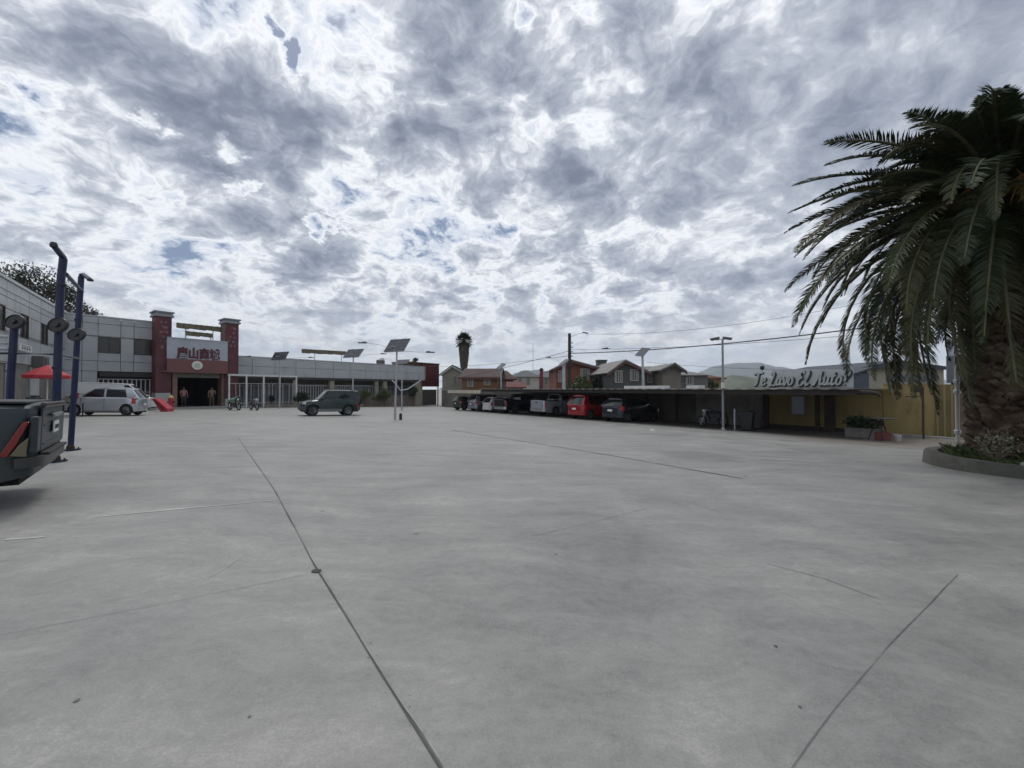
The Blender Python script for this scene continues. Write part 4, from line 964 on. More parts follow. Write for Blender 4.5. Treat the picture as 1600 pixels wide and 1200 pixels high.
# ---- hatchback family
def hatch(name, label, m, kind='small', group=None):
    if kind == 'small':
        c = Car(name, label, 'car', 3.82, 1.66, 2.49, .70, .285, .16,
                [(-1.91, .62), (-1.87, .90), (-1.2, .95), (.62, .93), (1.1, .87), (1.55, .76), (1.82, .64), (1.91, .50)],
                dict(belt=.93, cols=[(1.12, .38, 'p'), (.98, .32, 'g'), (-.14, -.10, 'p'), (-.26, -.20, 'g'), (-1.30, -1.12, 'p'), (-1.86, -1.42, 'p')], bowf=.16, bowr=.07), 1.44, m, group, n=5)
        c.wheels(7); lamps(c, .60, .74, .62, .95, (24, 50), (40, 54)); c.mirrors(.86, .97, m); c.handles((-.02,), .80, m); c.seams((-.20, .92), .32, .90)
        mb = MB(); c.band(mb, -1, -47, 47, .24, .52, .03, .05, 18); mb.build('rear_bumper', m, c.t, smooth=True)
        mb = MB(); c.band(mb, 1, -47, 47, .20, .46, .03, .05, 18); mb.build('front_bumper', m, c.t, smooth=True)
        c.plate(-1, .60); c.plate(1, .36, x=1.945)
        MB().box(-1.5, 1.35, -.845, -.825, .42, .46).box(-1.0, .72, -.842, -.80, .20, .27).box(-1.0, .72, .80, .842, .20, .27).build('side_moulding', mat('trim_grey', (.12, .12, .125), .6), c.t)
    return c
car = hatch('hatchback', 'small silver two door hatchback facing left, behind the blue posts', paint('silver_paint', (.47, .49, .52), .25, .6))
q = G(163, 650.5); car.place(q.x-.8, q.y+.9, R(180+24)); car.t.scale = (.84, .95, 1.08)
# ---- white van
wp = paint('white_van_paint', (.62, .62, .61), .35, 0.0)
v = Car('small_van', 'white panel van facing right, parked behind the silver hatchback', 'van', 4.6, 1.80, 2.75, .86, .31, .18,
        [(-2.3, 1.0), (-2.27, 1.12), (1.05, 1.12), (1.5, 1.03), (2.0, .92), (2.22, .78), (2.3, .6)],
        dict(belt=1.12, cols=[(1.62, .66, 'p'), (1.42, .60, 'g'), (.52, .42, 'p'), (-2.28, -2.16, 'p')], bowf=.18, bowr=.03, rear=True), 1.92, wp, n=6, yroof=.20)
v.wheels(6, mat('steel_rim', (.25, .25, .25), .5, .5)); lamps(v, .72, .92, .8, 1.2, (22, 50), (44, 53)); v.mirrors(1.25, 1.18, M_black); v.plate(1, .45, x=2.32)
mb = MB(); v.band(mb, 1, -47, 47, .26, .56, .03, .05, 18); mb.build('front_bumper', wp, v.t, smooth=True); mb = MB(); v.band(mb, -1, -47, 47, .26, .5, .03, .05, 18); mb.build('rear_bumper', M_black, v.t, smooth=True)
v.handles((.35,), .95, M_black); v.seams((.45, -.75), .36, 1.08)
q = G(182, 641); v.place(q.x-.2, q.y+.3, R(33)); v.t.scale = (.93, .95, 1.0)
# ---- dark green off-roader
gp = paint('green_paint', (.008, .022, .021), .28, .1)
s_ = Car('off_roader', 'dark green compact off roader with grey sills driving left across the yard', 'car', 3.86, 1.72, 2.28, .72, .345, .26,
         [(-1.93, .90), (-1.90, 1.06), (-1.0, 1.07), (.50, 1.05), (.85, 1.02), (1.4, .97), (1.78, .88), (1.93, .70)],
         dict(belt=1.06, cols=[(.92, .30, 'p'), (.80, .24, 'g'), (-.22, -.22, 'p'), (-.36, -.36, 'g'), (-1.48, -1.40, 'p'), (-1.90, -1.72, 'p')], bowf=.12, bowr=.05), 1.70, gp, n=6, yroof=.24)
s_.wheels(5); lamps(s_, .74, .90, .62, .78, (28, 51), (38, 52)); s_.mirrors(.66, 1.12, gp); s_.handles((-.12,), .92, gp); s_.seams((-.28, .70), .42, 1.02)
mb = MB(); s_.band(mb, 1, -50, 50, .36, .62, .05, .06, 20); mb.build('front_bumper', mat('bumper_grey', (.06, .08, .08), .5), s_.t, smooth=True)
mb = MB(); s_.band(mb, -1, -50, 50, .36, .62, .05, .06, 20); mb.build('rear_bumper', mat('bumper_grey', (0, 0, 0)), s_.t, smooth=True)
mb = MB(); mb.lathe([(.20, 0), (.33, .03), (.34, .12), (.26, .17), (.05, .18)], 24, axis='x'); mb.v = [(-1.93-vx, vy, vz+.98) for vx, vy, vz in mb.v]; mb.build('spare_wheel', M_rub, s_.t, smooth=True)
mb = MB()
for sg in (-1, 1): mb.box(-.62, .92, min(sg*.835, sg*.875), max(sg*.835, sg*.875), .27, .46)
mb.build('sill_cladding', mat('sill_grey', (.13, .15, .155), .5), s_.t)
mb = MB()
for sg in (-1, 1): mb.tube([(.2, sg*.55, 1.68), (.1, sg*.55, 1.745), (-1.3, sg*.55, 1.735), (-1.45, sg*.55, 1.67)], .018, 6)
mb.build('roof_rails', M_black, s_.t)
q = G(515, 650); s_.place(q.x-.45, q.y+.95, R(180+36)); s_.t.scale = (.94, .97, 1.0)
# ---- pickups
def pickup(name, label, m, group=None, taillabel=None, near=False, H=1.80):
    c = Car(name, label, 'pickup truck', 5.3, 1.84, 3.08, .95, .375, .28,
            [(-2.65, 1.20), (-2.62, 1.235), (-.9, 1.235), (-.75, 1.13), (1.0, 1.12), (1.35, 1.10), (2.2, 1.02), (2.55, .90), (2.65, .72)],
            dict(belt=1.13, cols=[(1.28, .62, 'p'), (1.12, .55, 'g'), (.22, .20, 'p'), (.10, .08, 'g'), (-.66, -.62, 'p'), (-.86, -.78, 'p')], bowf=.14, bowr=.03), H, m, group, n=13 if near else 9, yroof=.22)
    c.wheels(6)
    for sg in (-1, 1):
        c.band(MB(), 1, sg*22, sg*52, .80, .97, .014, .04).build('headlight', M_lens, c.t, smooth=True)
        if not near: c.band(MB(), -1, sg*38.5, sg*50, .68, 1.12, .014, .04).build('tail_light', M_red, c.t, smooth=True)
    cm = mat('chrome_bumper', (.40, .41, .42), .25, .8) if not near else mat('rear_bumper_dark', (.035, .036, .036), .42)
    mb = MB(); c.band(mb, -1, -46.5, 46.5, .50 if near else .38, .62, .07, .08, 24); mb.build('rear_bumper', cm, c.t, smooth=True)
    mb = MB(); c.band(mb, 1, -48, 48, .32, .66, .04, .06, 24); mb.build('front_bumper', m, c.t, smooth=True)
    c.mirrors(1.0, 1.2, M_black); c.handles((.28, -.5), 1.0, m); c.seams((.16, 1.12, -.72), .42, 1.12)
    mb = MB(); mb.box(-2.56, -.98, -.80, .80, 1.245, 1.275); mb.build('bed_cover', mat('bed_cover', (.02, .02, .022), .55), c.t, bevel=.01)
    mb = MB(); mb.box(-2.675, -2.652, -.70, .70, .66, 1.22); tg = mb.build('tailgate', m, c.t, bevel=.012)
    MB().box(-2.69, -2.676, -.12, .12, 1.04, 1.12).build('tailgate_handle', M_black, tg, bevel=.005)
    mb = MB(); mb.box(-2.684, -2.6755, -.62, .62, .74, .755).box(-2.684, -2.6755, -.62, .62, .97, .985); mb.build('tailgate_crease', m, tg)
    return c
near_m = mat('near_truck_paint', (.020, .030, .036), .50, .1, coat=.12, var=.10, scale=2, dirt=((.07, .065, .055), .35, 3))
nt = pickup('pickup_truck', 'dark blue grey pickup truck cut off by the left edge, only its tail in view', near_m, near=True)
# tail of the near truck in detail
mb = MB(); mb.box(-2.70, -2.655, -.74, .74, 1.20, 1.262); mb.build('tailgate_top_trim', mat('trim_black_gloss', (.03, .03, .03), .25), nt.t, bevel=.015)
mb = MB(); mb.box(-2.722, -2.69, -.30, .30, 1.065, 1.115); mb.build('tailgate_handle', mat('satin_handle', (.22, .23, .23), .3, .6), nt.t, bevel=.012)
for o in list(nt.t.children):
    if o.name.startswith('tailgate') and o.children:
        for ch in list(o.children):
            if ch.name.startswith('tailgate_handle'): bpy.data.objects.remove(ch)
nt.plate(-1, .93, .34, .15, x=-2.695)
mb = MB()
for k in range(6): mb.box(-2.7105, -2.7075, -.13+.045*k, -.105+.045*k, .90, .955)
mb.build('plate_digits', mat('digit_dark', (.04, .04, .05), .6), nt.t)
for sg in (-1, 1):
    # tall slanting lens: wraps the corner, red blade with a pale lower inner field
    y0 = .925*sg
    def sidepoly(pts, off, th, nm, m_):
        mb = MB(); n_ = len(pts)
        a = [(x, sg*(.92+off), z) for x, z in pts]; b = [(x, sg*(.92-th), z) for x, z in pts]
        mb.add(a+b, [tuple(range(n_)), tuple(range(2*n_-1, n_-1, -1))]+[(i, i+n_, (i+1) % n_+n_, (i+1) % n_) for i in range(n_)]); return mb.build(nm, m_, nt.t, bevel=.008)
    sidepoly([(-2.61, 1.04), (-2.565, 1.04), (-2.475, .82), (-2.41, .65), (-2.47, .64), (-2.53, .78)], .014, .05, 'tail_light', mat('near_red_lens', (.17, .007, .007), .25, coat=.4))
    sidepoly([(-2.61, .86), (-2.545, .775), (-2.485, .65), (-2.60, .63)], .012, .05, 'reversing_light', mat('near_amber_lens', (.12, .11, .06), .25, coat=.4))
    mb = MB(); mb.box(-2.672, -2.60, min(sg*.71, sg*.895), max(sg*.71, sg*.895), .665, 1.10); mb.build('corner_panel', near_m, nt.t, bevel=.02)
mb = MB(); mb.box(-2.74, -2.66, -.66, .66, .615, .65); mb.build('bumper_step', mat('step_black', (.02, .02, .02), .8), nt.t, bevel=.01)
a0 = R(180)+math.atan2(.66, .75)
# rear-left... the corner nearest the camera sits at ground point under photo pixel (50, 741)
fwd = Vector((-.733, -.68, 0)).normalized(); lat = Vector((.68, -.733, 0)).normalized()   # lat points to the near side
corner = Vector((-5.36, 4.37, 0)); ctr = corner+fwd*2.66-lat*.92
nt.place(ctr.x, ctr.y, math.atan2(fwd.y, fwd.x)); nt.t.scale = (1, 1, .955)
# ---- row under the carport: tails towards the yard
CARY = math.atan2(.584, .81)
ROW = 'cars parked nose in under the carport'
def park(c, px, py, off=.35, Lc=None, yaw=0.0):
    s0_, _ = FC.hit(px, py, off); L = Lc or c.L; q = FC.w(s0_, off+L/2*math.cos(yaw)); c.place(q.x, q.y, CARY+yaw); return c
silver2 = paint('truck_silver', (.40, .42, .47), .28, .5)
p1 = pickup('pickup_truck', 'silver grey pickup truck parked nose in between the black truck and the red car', silver2, ROW); park(p1, 838, 655, .0)
black = paint('black_paint', (.014, .014, .017), .22, .3)
p2 = pickup('pickup_truck', 'black pickup truck parked nose in left of the silver grey pickup', black, ROW, H=1.78); park(p2, 779, 650, -.2)
def wagon(name, label, m, cat='car', L=4.4, H=1.62, W=1.78, group=ROW, wr=.33, rim=None, tailm=M_red):
    h = L/2
    c = Car(name, label, cat, L, W, 2.62, .88, wr, .22,
            [(-h, .80), (-h+.04, 1.00), (-1.2, 1.02), (.7, 1.0), (1.1, .98), (h-.55, .92), (h-.15, .78), (h, .60)],
            dict(belt=1.01, cols=[(1.20, .45, 'p'), (1.05, .38, 'g'), (.08, .05, 'p'), (-.03, -.05, 'g'), (-.95, -.92, 'p'), (-1.05, -1.02, 'g'), (-h+.62, -h+.68, 'p'), (-h+.05, -h+.42, 'p')], bowf=.15, bowr=.07), H, m, group, n=5.5, yroof=.25)
    c.wheels(5, rim); lamps(c, .66, .84, .74, 1.0, (22, 51), (30, 53), tailm); c.mirrors(.92, 1.06, m); c.handles((-.02, -.95), .88, m); c.seams((.03, -1.0, 1.0), .38, .98)
    mb = MB(); c.band(mb, -1, -47, 47, .30, .58, .04, .05, 18); mb.build('rear_bumper', m, c.t, smooth=True)
    mb = MB(); c.band(mb, 1, -47, 47, .28, .54, .03, .05, 18); mb.build('front_bumper', m, c.t, smooth=True)
    c.plate(-1, .72); return c
redp = paint('red_paint', (.30, .012, .018), .2, .2)
c1 = wagon('sport_utility', 'red sport utility car parked nose in with pale reflections on its rear window', redp, L=4.3, H=1.68); park(c1, 897, 657, -.2)
greyp = paint('grey_paint', (.030, .033, .040), .25, .5)
c2 = wagon('hatchback', 'nearly black hatchback nearest the empty end of the carport row', greyp, L=4.2, H=1.48, wr=.31); park(c2, 953, 662, -.3)
for c_ in (c1,):
    pass
whitep = paint('white_paint_car', (.58, .58, .60), .3, 0)
c3 = hatch('hatchback', 'small white hatchback between the black pickup and the silver tailed car', whitep, group=ROW); park(c3, 758, 647, .3)
c4 = wagon('sport_utility', 'grey sport utility car under the far end of the carport, second from the left', paint('pale_grey', (.28, .29, .34), .25, .5), L=4.3, H=1.72); park(c4, 735, 645, .2)
c5 = wagon('hatchback', 'dark olive car parked at the far left end of the carport row', paint('olive_paint', (.05, .06, .045), .3, .3), L=4.2, H=1.5); park(c5, 711, 643, .2)
# ---- motorcycles
def motorbike(label, pos, ang, col, group=None, cover=None):
    t = thing('motorcycle', label, 'motorcycle', pos, ang, group)
    for x in (-.62, .64):
        mb = MB(); n_ = 24; rows = []
        for i in range(n_+1):
            a = 2*math.pi*i/n_; rows.append([(x+(.27+.045*math.cos(b))*math.cos(a), .05*math.sin(b), .315+(.27+.045*math.cos(b))*math.sin(a)) for b in [2*math.pi*j/8 for j in range(9)]])
        mb.grid(rows); o = mb.build('wheel', M_rub, t, smooth=True)
        m2 = MB()
        for k in range(5): a = k*2*math.pi/5; m2.tube([(x, 0, .315), (x+.25*math.cos(a), 0, .315+.25*math.sin(a))], .014, 6)
        m2.lathe([(.05, -.05), (.05, .05)], 10, (x, 0, .315), 'y'); m2.build('rim', M_rim, o)
    mb = MB(); mb.tube([(-.62, 0, .315), (-.2, 0, .42), (.1, 0, .38), (.38, 0, .80)], .035, 8); mb.tube([(-.62, .0, .315), (-.45, 0, .68), (.38, 0, .78)], .025, 8); mb.build('frame', M_black, t, smooth=True)
    mb = MB(); mb.cbox((0, 0, .42), (.34, .26, .30), ry=.2); mb.build('engine', mat('engine_grey', (.12, .12, .12), .4, .7), t, bevel=.03)
    mb = MB(); mb.cbox((.14, 0, .80), (.42, .26, .20), ry=.18); mb.build('fuel_tank', col, t, bevel=.06)
    mb = MB(); mb.cbox((-.36, 0, .79), (.62, .24, .09), ry=-.06); mb.build('seat', M_black, t, bevel=.03)
    mb = MB(); mb.cbox((-.68, 0, .70), (.34, .14, .05), ry=.35); mb.cbox((-.80, 0, .58), (.04, .14, .10)); mb.build('rear_mudguard', col, t, bevel=.015)
    mb = MB()
    for sg in (-1, 1): mb.tube([(.64, sg*.07, .315), (.42, sg*.07, .98)], .02, 6)
    mb.build('fork', M_steel, t)
    mb = MB(); mb.tube([(.26, -.36, 1.02), (.40, -.18, 1.04), (.42, 0, .99), (.40, .18, 1.04), (.26, .36, 1.02)], .014, 6); mb.build('handlebar', M_black, t)
    mb = MB(); mb.lathe([(.05, -.06), (.085, .0), (.085, .05), (.06, .06)], 16, (.50, 0, .88), 'x'); mb.build('headlight', M_lens, t, smooth=True)
    mb = MB(); mb.tube([(.0, -.12, .28), (-.3, -.15, .25), (-.75, -.16, .38)], .04, 8); mb.build('exhaust', M_rim, t, smooth=True)
    if cover:
        mb = MB(); rr = random.Random(2); rows = []
        for i in range(9):
            u = i/8; x = .62-1.15*u; hh = 1.12-.18*u+.03*math.sin(i*1.7); wv = .30-.06*u
            rows.append([(x+.02*rr.random(), -wv, .62+.06*rr.random()), (x, -wv*.8, hh-.12), (x, 0, hh), (x, wv*.8, hh-.12), (x, wv, .60+.06*rr.random())])
        mb.grid(rows); o = mb.build('cover', cover, t, smooth=True); sm = o.modifiers.new('thick', 'SOLIDIFY'); sm.thickness = .012
    return t
q = G(366, 641); motorbike('motorcycle under a green cover left of the white pergola, headlight facing the yard', q, R(-28), mat('bike_black', (.02, .02, .02), .3), cover=mat('green_cover', (.16, .27, .19), .8, var=.2, scale=6))
q = G(397, 641); motorbike('dark motorcycle with pale top box in front of the white pergola', q, R(-38), mat('bike_blue', (.08, .08, .12), .3))
q = G(1099, 668); q = Vector((q.x, q.y, q.z)); motorbike('black motorcycle parked in the shade left of the double headed lamp post', q+Vector((.8, .6, -.02)), R(186), mat('bike_black', (0, 0, 0)))
# ================================================================ posts, lamps, wires
M_blue = mat('blue_post_paint', (.009, .014, .058), .38, .1, var=.2, scale=3, dirt=((.03, .035, .06), .5, 4))
M_panel = mat('solar_cell', (.045, .045, .06), .25, .3, var=.2, scale=3)
fr = thing('steel_frame', 'tall blue steel frame of three posts with round black discs beside the pickup truck', 'frame', (-9.0, 8.0, gz(-9, 8)), 0)
fo = fr.location
def L_(v): return Vector(v)-Vector(fo)
qB = G(110, 704); tB = P(127, 440, qB.y); qA_y = 7.35; qA = P(86, 700, qA_y); qA.z = gz(qA.x, qA.y)
def post_blue(pts, r, name='post'): MB().tube([L_(p) for p in pts], r, 14).build(name, M_blue, fr, smooth=True)
topB = P(127, 432, qB.y); post_blue([qB, P(119, 560, qB.y), topB], .052)
MB().tube([L_(topB+Vector((-.01, 0, 0.02))), L_(topB+Vector((.05, 0, .04))), L_(P(141, 437, qB.y-.3))], [.045, .045, .040], 12).build('arm', M_blue, fr, smooth=True)
MB().lathe([(.05, 0), (.055, .03), (.04, .05)], 12, tuple(L_(P(141, 437, qB.y-.3))-Vector((0, 0, .03)))).build('end_cap', M_black, fr)
MB().cbox(L_(qB)+Vector((0, 0, .02)), (.24, .22, .03)).build('base_plate', M_blue, fr)
topA = P(99, 404, qA_y); post_blue([qA, P(91, 540, qA_y), P(95, 440, qA_y), topA], .058)
armA = P(84, 384, qA_y-.35); MB().tube([L_(topA+Vector((0, 0, -.03))), L_(topA+Vector((-.01, 0, .03))), L_(armA)], [.052, .05, .046], 12).build('arm', M_blue, fr, smooth=True)
MB().cbox(L_(qA)+Vector((0, 0, .02)), (.24, .22, .03)).build('base_plate', M_blue, fr)
MB().lathe([(.05, 0), (.055, .04), (.04, .09)], 12, tuple(L_(armA)-Vector((0, 0, .03)))).build('end_cap', M_black, fr)
MB().tube([L_(P(103, 428, qA_y+.05)), L_(P(126, 453, qB.y-.05))], .034, 10).build('cross_bar', M_blue, fr, smooth=True)
cY = 7.1; qC = P(13, 700, cY); qC.z = gz(qC.x, qC.y); topC = P(23, 507, cY)
post_blue([qC, P(17, 590, cY), topC], .052)
MB().tube([L_(P(-30, 552, cY-.1)), L_(P(20, 552, cY)), L_(P(90, 554, qA_y)), L_(P(122, 560, qB.y))], .022, 8).build('cross_bar', mat('bar_black', (.02, .025, .035), .4), fr)
for base_, r_ in ((qB, .052), (qA, .058), (qC, .052)):
    bl = MB()
    for k in range(4):
        a_ = k*math.pi/2+.785; bl.lathe([(.014, 0), (.014, .03)], 6, (base_.x-fo.x+.125*math.cos(a_), base_.y-fo.y+.115*math.sin(a_), base_.z-fo.z+.034))
    bl.lathe([(r_*1.35, 0), (r_*1.3, .05), (r_*1.05, .09)], 12, (base_.x-fo.x, base_.y-fo.y, base_.z-fo.z+.034)); o_ = bl.build('base_bolts', mat('rusty_bolt', (.06, .035, .022), .8, .3, var=.4, scale=20), fr); o_['kind'] = 'stuff'
for px_, py_, Y_, r_ in ((96, 445, qA_y, .064), (89, 575, qA_y, .064), (122, 500, qB.y, .058), (114, 620, qB.y, .058)):
    c_ = L_(P(px_, py_, Y_)); MB().lathe([(r_, -.03), (r_*1.05, -.015), (r_*1.05, .015), (r_, .03)], 14, tuple(c_)).build('weld_collar', mat('collar_dark', (.010, .012, .03), .5), fr)
def disc(px, py, Y, r, t):
    c = L_(P(px, py, Y)); mb = MB(); mb.lathe([(r*.25, -.03), (r*.97, -.03), (r, -.015), (r, .015), (r*.97, .03), (r*.9, .032), (r*.88, .02), (r*.3, .02), (r*.28, .05), (.02, .05)], 36, axis='y')
    R_ = Matrix.Rotation(R(t), 4, 'Z') @ Matrix.Rotation(R(-12), 4, 'X'); mb.v = [tuple(R_ @ Vector((v[0], -v[1], v[2]*.86))+c) for v in mb.v]; mb.build('disc', M_black, fr, smooth=True)
disc(91, 508, qA_y-.12, .168, 4); disc(120, 523, qB.y-.12, .178, 4); disc(24, 503, cY-.1, .158, 4)
mb = MB(); 
for k, yy in enumerate((527, 537, 546)): 
    a = L_(P(-40, yy-2, cY-.3)); b = L_(P(12, yy, cY-.05)); mb.tube([a, (a+b)/2+Vector((0, 0, .02)), b], .028 if k != 1 else .02, 8)
mb.build('hose_coil', mat('hose_white', (.35, .37, .42), .5, var=.4, scale=9), fr)
# ---- solar street lights
def solar(label, base_px, Y, top_py, pw, ph, tilt, arms=None, yaw=0.0, base=None, lean=0, one=False, gapx=.07, rad=.055, rot=None, pyaw=-24):
    p = P(base_px, 600, Y); b = base or Vector((p.x, p.y, gz(p.x, p.y))); ht = P(base_px, top_py, Y).z-b.z
    t = thing('solar_street_light', label, 'street light', b, yaw, 'solar street lights')
    MB().tube([(0, 0, 0), (lean*.5, 0, ht*.5), (lean, 0, ht)], [rad*1.2, rad, rad*.8], 10).build('pole', M_steel, t, smooth=True)
    MB().lathe([(rad*3, 0), (rad*3, .02), (rad*1.4, .03)], 12).build('base_plate', M_steel, t)
    ks = (0,) if one else (-1, 1)
    for k in ks:
        c = Vector((lean+k*(pw/2+gapx/2), 0, ht+.05)); M = Matrix.Translation(c) @ (Matrix.Rotation(R(rot), 4, 'Y') @ Matrix.Rotation(R(12), 4, 'X') if rot else Matrix.Translation((-c.x+lean, 0, 0)) @ Matrix.Rotation(R(pyaw), 4, 'Z') @ Matrix.Translation((c.x-lean, 0, 0)) @ Matrix.Rotation(R(tilt), 4, 'X'))
        mb = MB(); mb.xf = M; mb.box(-pw/2, pw/2, -ph/2, ph/2, -.02, .02); o = mb.build('solar_panel', M_panel, t)
        fm = MB(); fm.xf = M
        for (a_, b_, c_, d_) in ((-pw/2, pw/2, -ph/2-.02, -ph/2+.005), (-pw/2, pw/2, ph/2-.005, ph/2+.02), (-pw/2-.02, -pw/2+.005, -ph/2, ph/2), (pw/2-.005, pw/2+.02, -ph/2, ph/2)): fm.box(a_, b_, c_, d_, -.03, .025)
        for i in range(1, 4): x = -pw/2+pw*i/4; fm.box(x-.006, x+.006, -ph/2, ph/2, .0205, .023); fm.box(x-.006, x+.006, -ph/2, ph/2, -.023, -.0205)
        for i in range(1, 4): y = -ph/2+ph*i/4; fm.box(-pw/2, pw/2, y-.006, y+.006, .0205, .023); fm.box(-pw/2, pw/2, y-.006, y+.006, -.023, -.0205)
        fm.build('frame', mat('panel_frame', (.20, .20, .21), .45, .6), o)
    MB().tube([(lean-.35*(not one), 0, ht-.02), (lean+.35*(not one)+.01, 0, ht-.02)], .025, 6).build('bracket', M_steel, t)
    for (dx, dz) in (arms or ()):
        mb = MB(); mb.tube([(lean, 0, ht-.25), (lean+dx*.5, 0, ht-.25+(dz+.25)*.75), (lean+dx*.93, 0, ht+dz)], .012, 6); a_ = mb.build('lamp_arm', M_steel, t)
        sg = 1 if dx > 0 else -1; mb = MB(); mb.cbox((lean+dx, 0, ht+dz), (.50, .2, .06)); mb.cbox((lean+dx-sg*.1, 0, ht+dz+.045), (.22, .12, .05)); mb.build('lamp_head', mat('lamp_head_dark', (.06, .06, .065), .5), t, bevel=.02)
    return t
b1 = G(617, 656); k1 = b1.y/F
t1 = solar('nearest solar street light with twin panels, its base in the open yard', 617, b1.y, 541, 18*k1, .95, 52, [(-54*k1, .2+0*k1), (52*k1, -.35)], base=b1, lean=3*k1, rot=0)
MB().tube([(-5*k1, 0, 62*k1), (2*k1, .02, 55*k1), (8*k1, .05, 46*k1), (18*k1, .3, 48*k1), (37*k1, .6, 62*k1)], .035, 6).build('brace', M_steel, t1)
solar('solar street light with twin panels rising behind the dark green off roader', 551, 32, 553, .80, .90, 50, [(47*32/F, .0), (-47*32/F, .02)], lean=.05)
solar('solar street light with twin panels standing before the white pergola', 437, 37, 557, .95, .85, 62, [(49*37/F, -.1), (-49*37/F, .0)], rad=.05)
solar('small distant solar street light just right of the nearest one', 628, 37, 566, .7, .6, 40, [(-32*37/F, .3)], rad=.06)
b5 = P(783, 600, 46); solar('solar street light behind the orange roofed house, panel seen edge on', 783, 46, 573, .95, 1.5, 30, [], base=Vector((b5.x, b5.y, gz(b5.x, b5.y))), one=True, rot=-42, rad=.09, yaw=R(10))
solar('solar street light with thick pale pole left of the wooden utility pole', 881, 36, 567, .85, 1.0, 25, [(-24*36/F, .5)], one=True, rot=-38, rad=.17)
solar('solar street light behind the carport before the dark gabled house', 1006, 30, 551, .8, 1.25, 25, [(-58*30/F, .32)], one=True, rot=-48, rad=.10, lean=-.1)
q = P(628, 652, b1.y+.2); q = G(626, 656); o = MB().box(-.07, .07, -.07, .07, 0, .34).box(-.05, .05, -.05, .05, .34, .38).build('bollard', M_black, None, bevel=.01); o.location = q; tag(o, 'short black bollard just right of the nearest solar street light', 'bollard')
# ---- double headed lamp post
q = G(1130, 672); t = thing('lamp_post', 'slim lamp post with two floodlight heads standing before the carport edge', 'street light', q, R(-18)); ht = P(1130, 530, q.y).z-q.z
MB().tube([(0, 0, 0), (0, 0, ht*.5), (0, 0, ht)], [.06, .055, .045], 12).build('pole', mat('pole_grey', (.26, .27, .28), .5, .3, var=.2, scale=3), t, smooth=True)
MB().lathe([(.15, 0), (.15, .02), (.08, .05), (.07, .12)], 14).build('base_plate', M_steel, t); MB().lathe([(.08, 0), (.08, .28)], 14, (0, 0, ht*.46)).build('clamp', M_white, t)
MB().tube([(-.30, 0, ht-.03), (.18, 0, ht)], .02, 8).build('arm', M_steel, t)
for x, sgx in ((-.34, -1), (.20, 1)):
    mb = MB(); mb.cbox((x, 0, ht+.04), (.40, .28, .12), ry=sgx*.18, rx=.15); o = mb.build('lamp_head', mat('flood_grey', (.14, .145, .15), .45, .4), t, bevel=.03)
    MB().cbox((x, 0, ht-.03), (.30, .2, .02), ry=sgx*.18, rx=.15).build('lamp_glass', M_lens, o)
# ---- wooden utility pole, mast and cables
pY = 37; b = P(890, 600, pY); b.z = gz(b.x, b.y); t = thing('utility_pole', 'dark wooden utility pole with insulators beside the orange two storey house', 'utility pole', b, 0); ht = P(890, 521, pY).z-b.z
MB().tube([(0, 0, 0), (.0, 0, ht)], [.19, .14], 12).build('pole', mat('pole_wood', (.045, .038, .035), .9, var=.3, scale=3), t, smooth=True)
for k in range(6): MB().lathe([(.05, -.05), (.08, 0), (.05, .05)], 10, (.24, 0, ht-.9-.42*k)).cbox((.16, 0, ht-.9-.42*k), (.12, .05, .04)).build('insulator', mat('insulator', (.07, .06, .06), .4), t)
MB().tube([(0, 0, ht-.4), (.7, 0, ht-.05), (1.3, 0, ht+.05)], .02, 6).build('lamp_arm', M_steel, t)
MB().cbox((1.5, 0, ht+.06), (.55, .2, .09), ry=.15).build('lamp_head', mat('lamp_head_dark', (0, 0, 0)), t, bevel=.03)
b = P(846, 600, 60); b.z = gz(b.x, b.y); t = thing('red_mast', 'slim dark red mast rising between the pale houses', 'mast', b, 0); ht = P(846, 579, 60).z-b.z
MB().tube([(0, 0, 0), (0, 0, ht)], [.35, .25], 8).build('mast', mat('mast_red', (.16, .03, .04), .7), t)
MB().lathe([(.32, 0), (.34, .15), (.15, .4)], 8, (0, 0, ht)).build('cap', M_black, t)
b = P(833, 600, 75); b.z = gz(b.x, b.y); t = thing('antenna', 'thin pale antenna standing above the white house', 'antenna', b, 0); ht = P(833, 535, 75).z-b.z
MB().tube([(0, 0, 0), (0, 0, ht)], [.06, .035], 6).build('mast', M_steel, t)
for k in range(4): MB().tube([(-.3, 0, ht-.5-.6*k), (.3, 0, ht-.5-.6*k)], .02, 5).build('antenna_rod', M_steel, t)
M_cable = mat('cable', (.05, .05, .055), .7)
def cable(a, Ya, b_, Yb, sag, r, label):
    A = P(*a, Ya); B = P(*b_, Yb); pts = []
    for i in range(25): u = i/24; p = A.lerp(B, u); p.z -= sag*4*u*(1-u); pts.append(p-A)
    o = MB().tube(pts, r, 5).build('cable', M_cable, None, smooth=True); o.location = A; tag(o, label, 'cable', 'overhead cables')
cable((892, 552), 37, (1420, 503), 22, .35, .040, 'thick overhead cable sloping up from the utility pole to behind the palm')
cable((892, 546), 37, (1420, 516), 24, .30, .014, 'thin overhead cable close beside the thick one right of the utility pole')
cable((915, 522), 37, (1400, 462), 24, .7, .012, 'highest thin overhead cable running from the utility pole lamp towards the palm crown')
cable((890, 548), 37, (660, 600), 62, .3, .022, 'overhead cable dropping leftwards from the utility pole over the pale houses')
cable((890, 556), 37, (640, 571), 66, .5, .016, 'thin overhead cable running left from the utility pole towards the red kiosk')
cable((1010, 566), 60, (1480, 575), 40, .6, .020, 'low thin overhead cable above the dark gabled house and the roof sign')
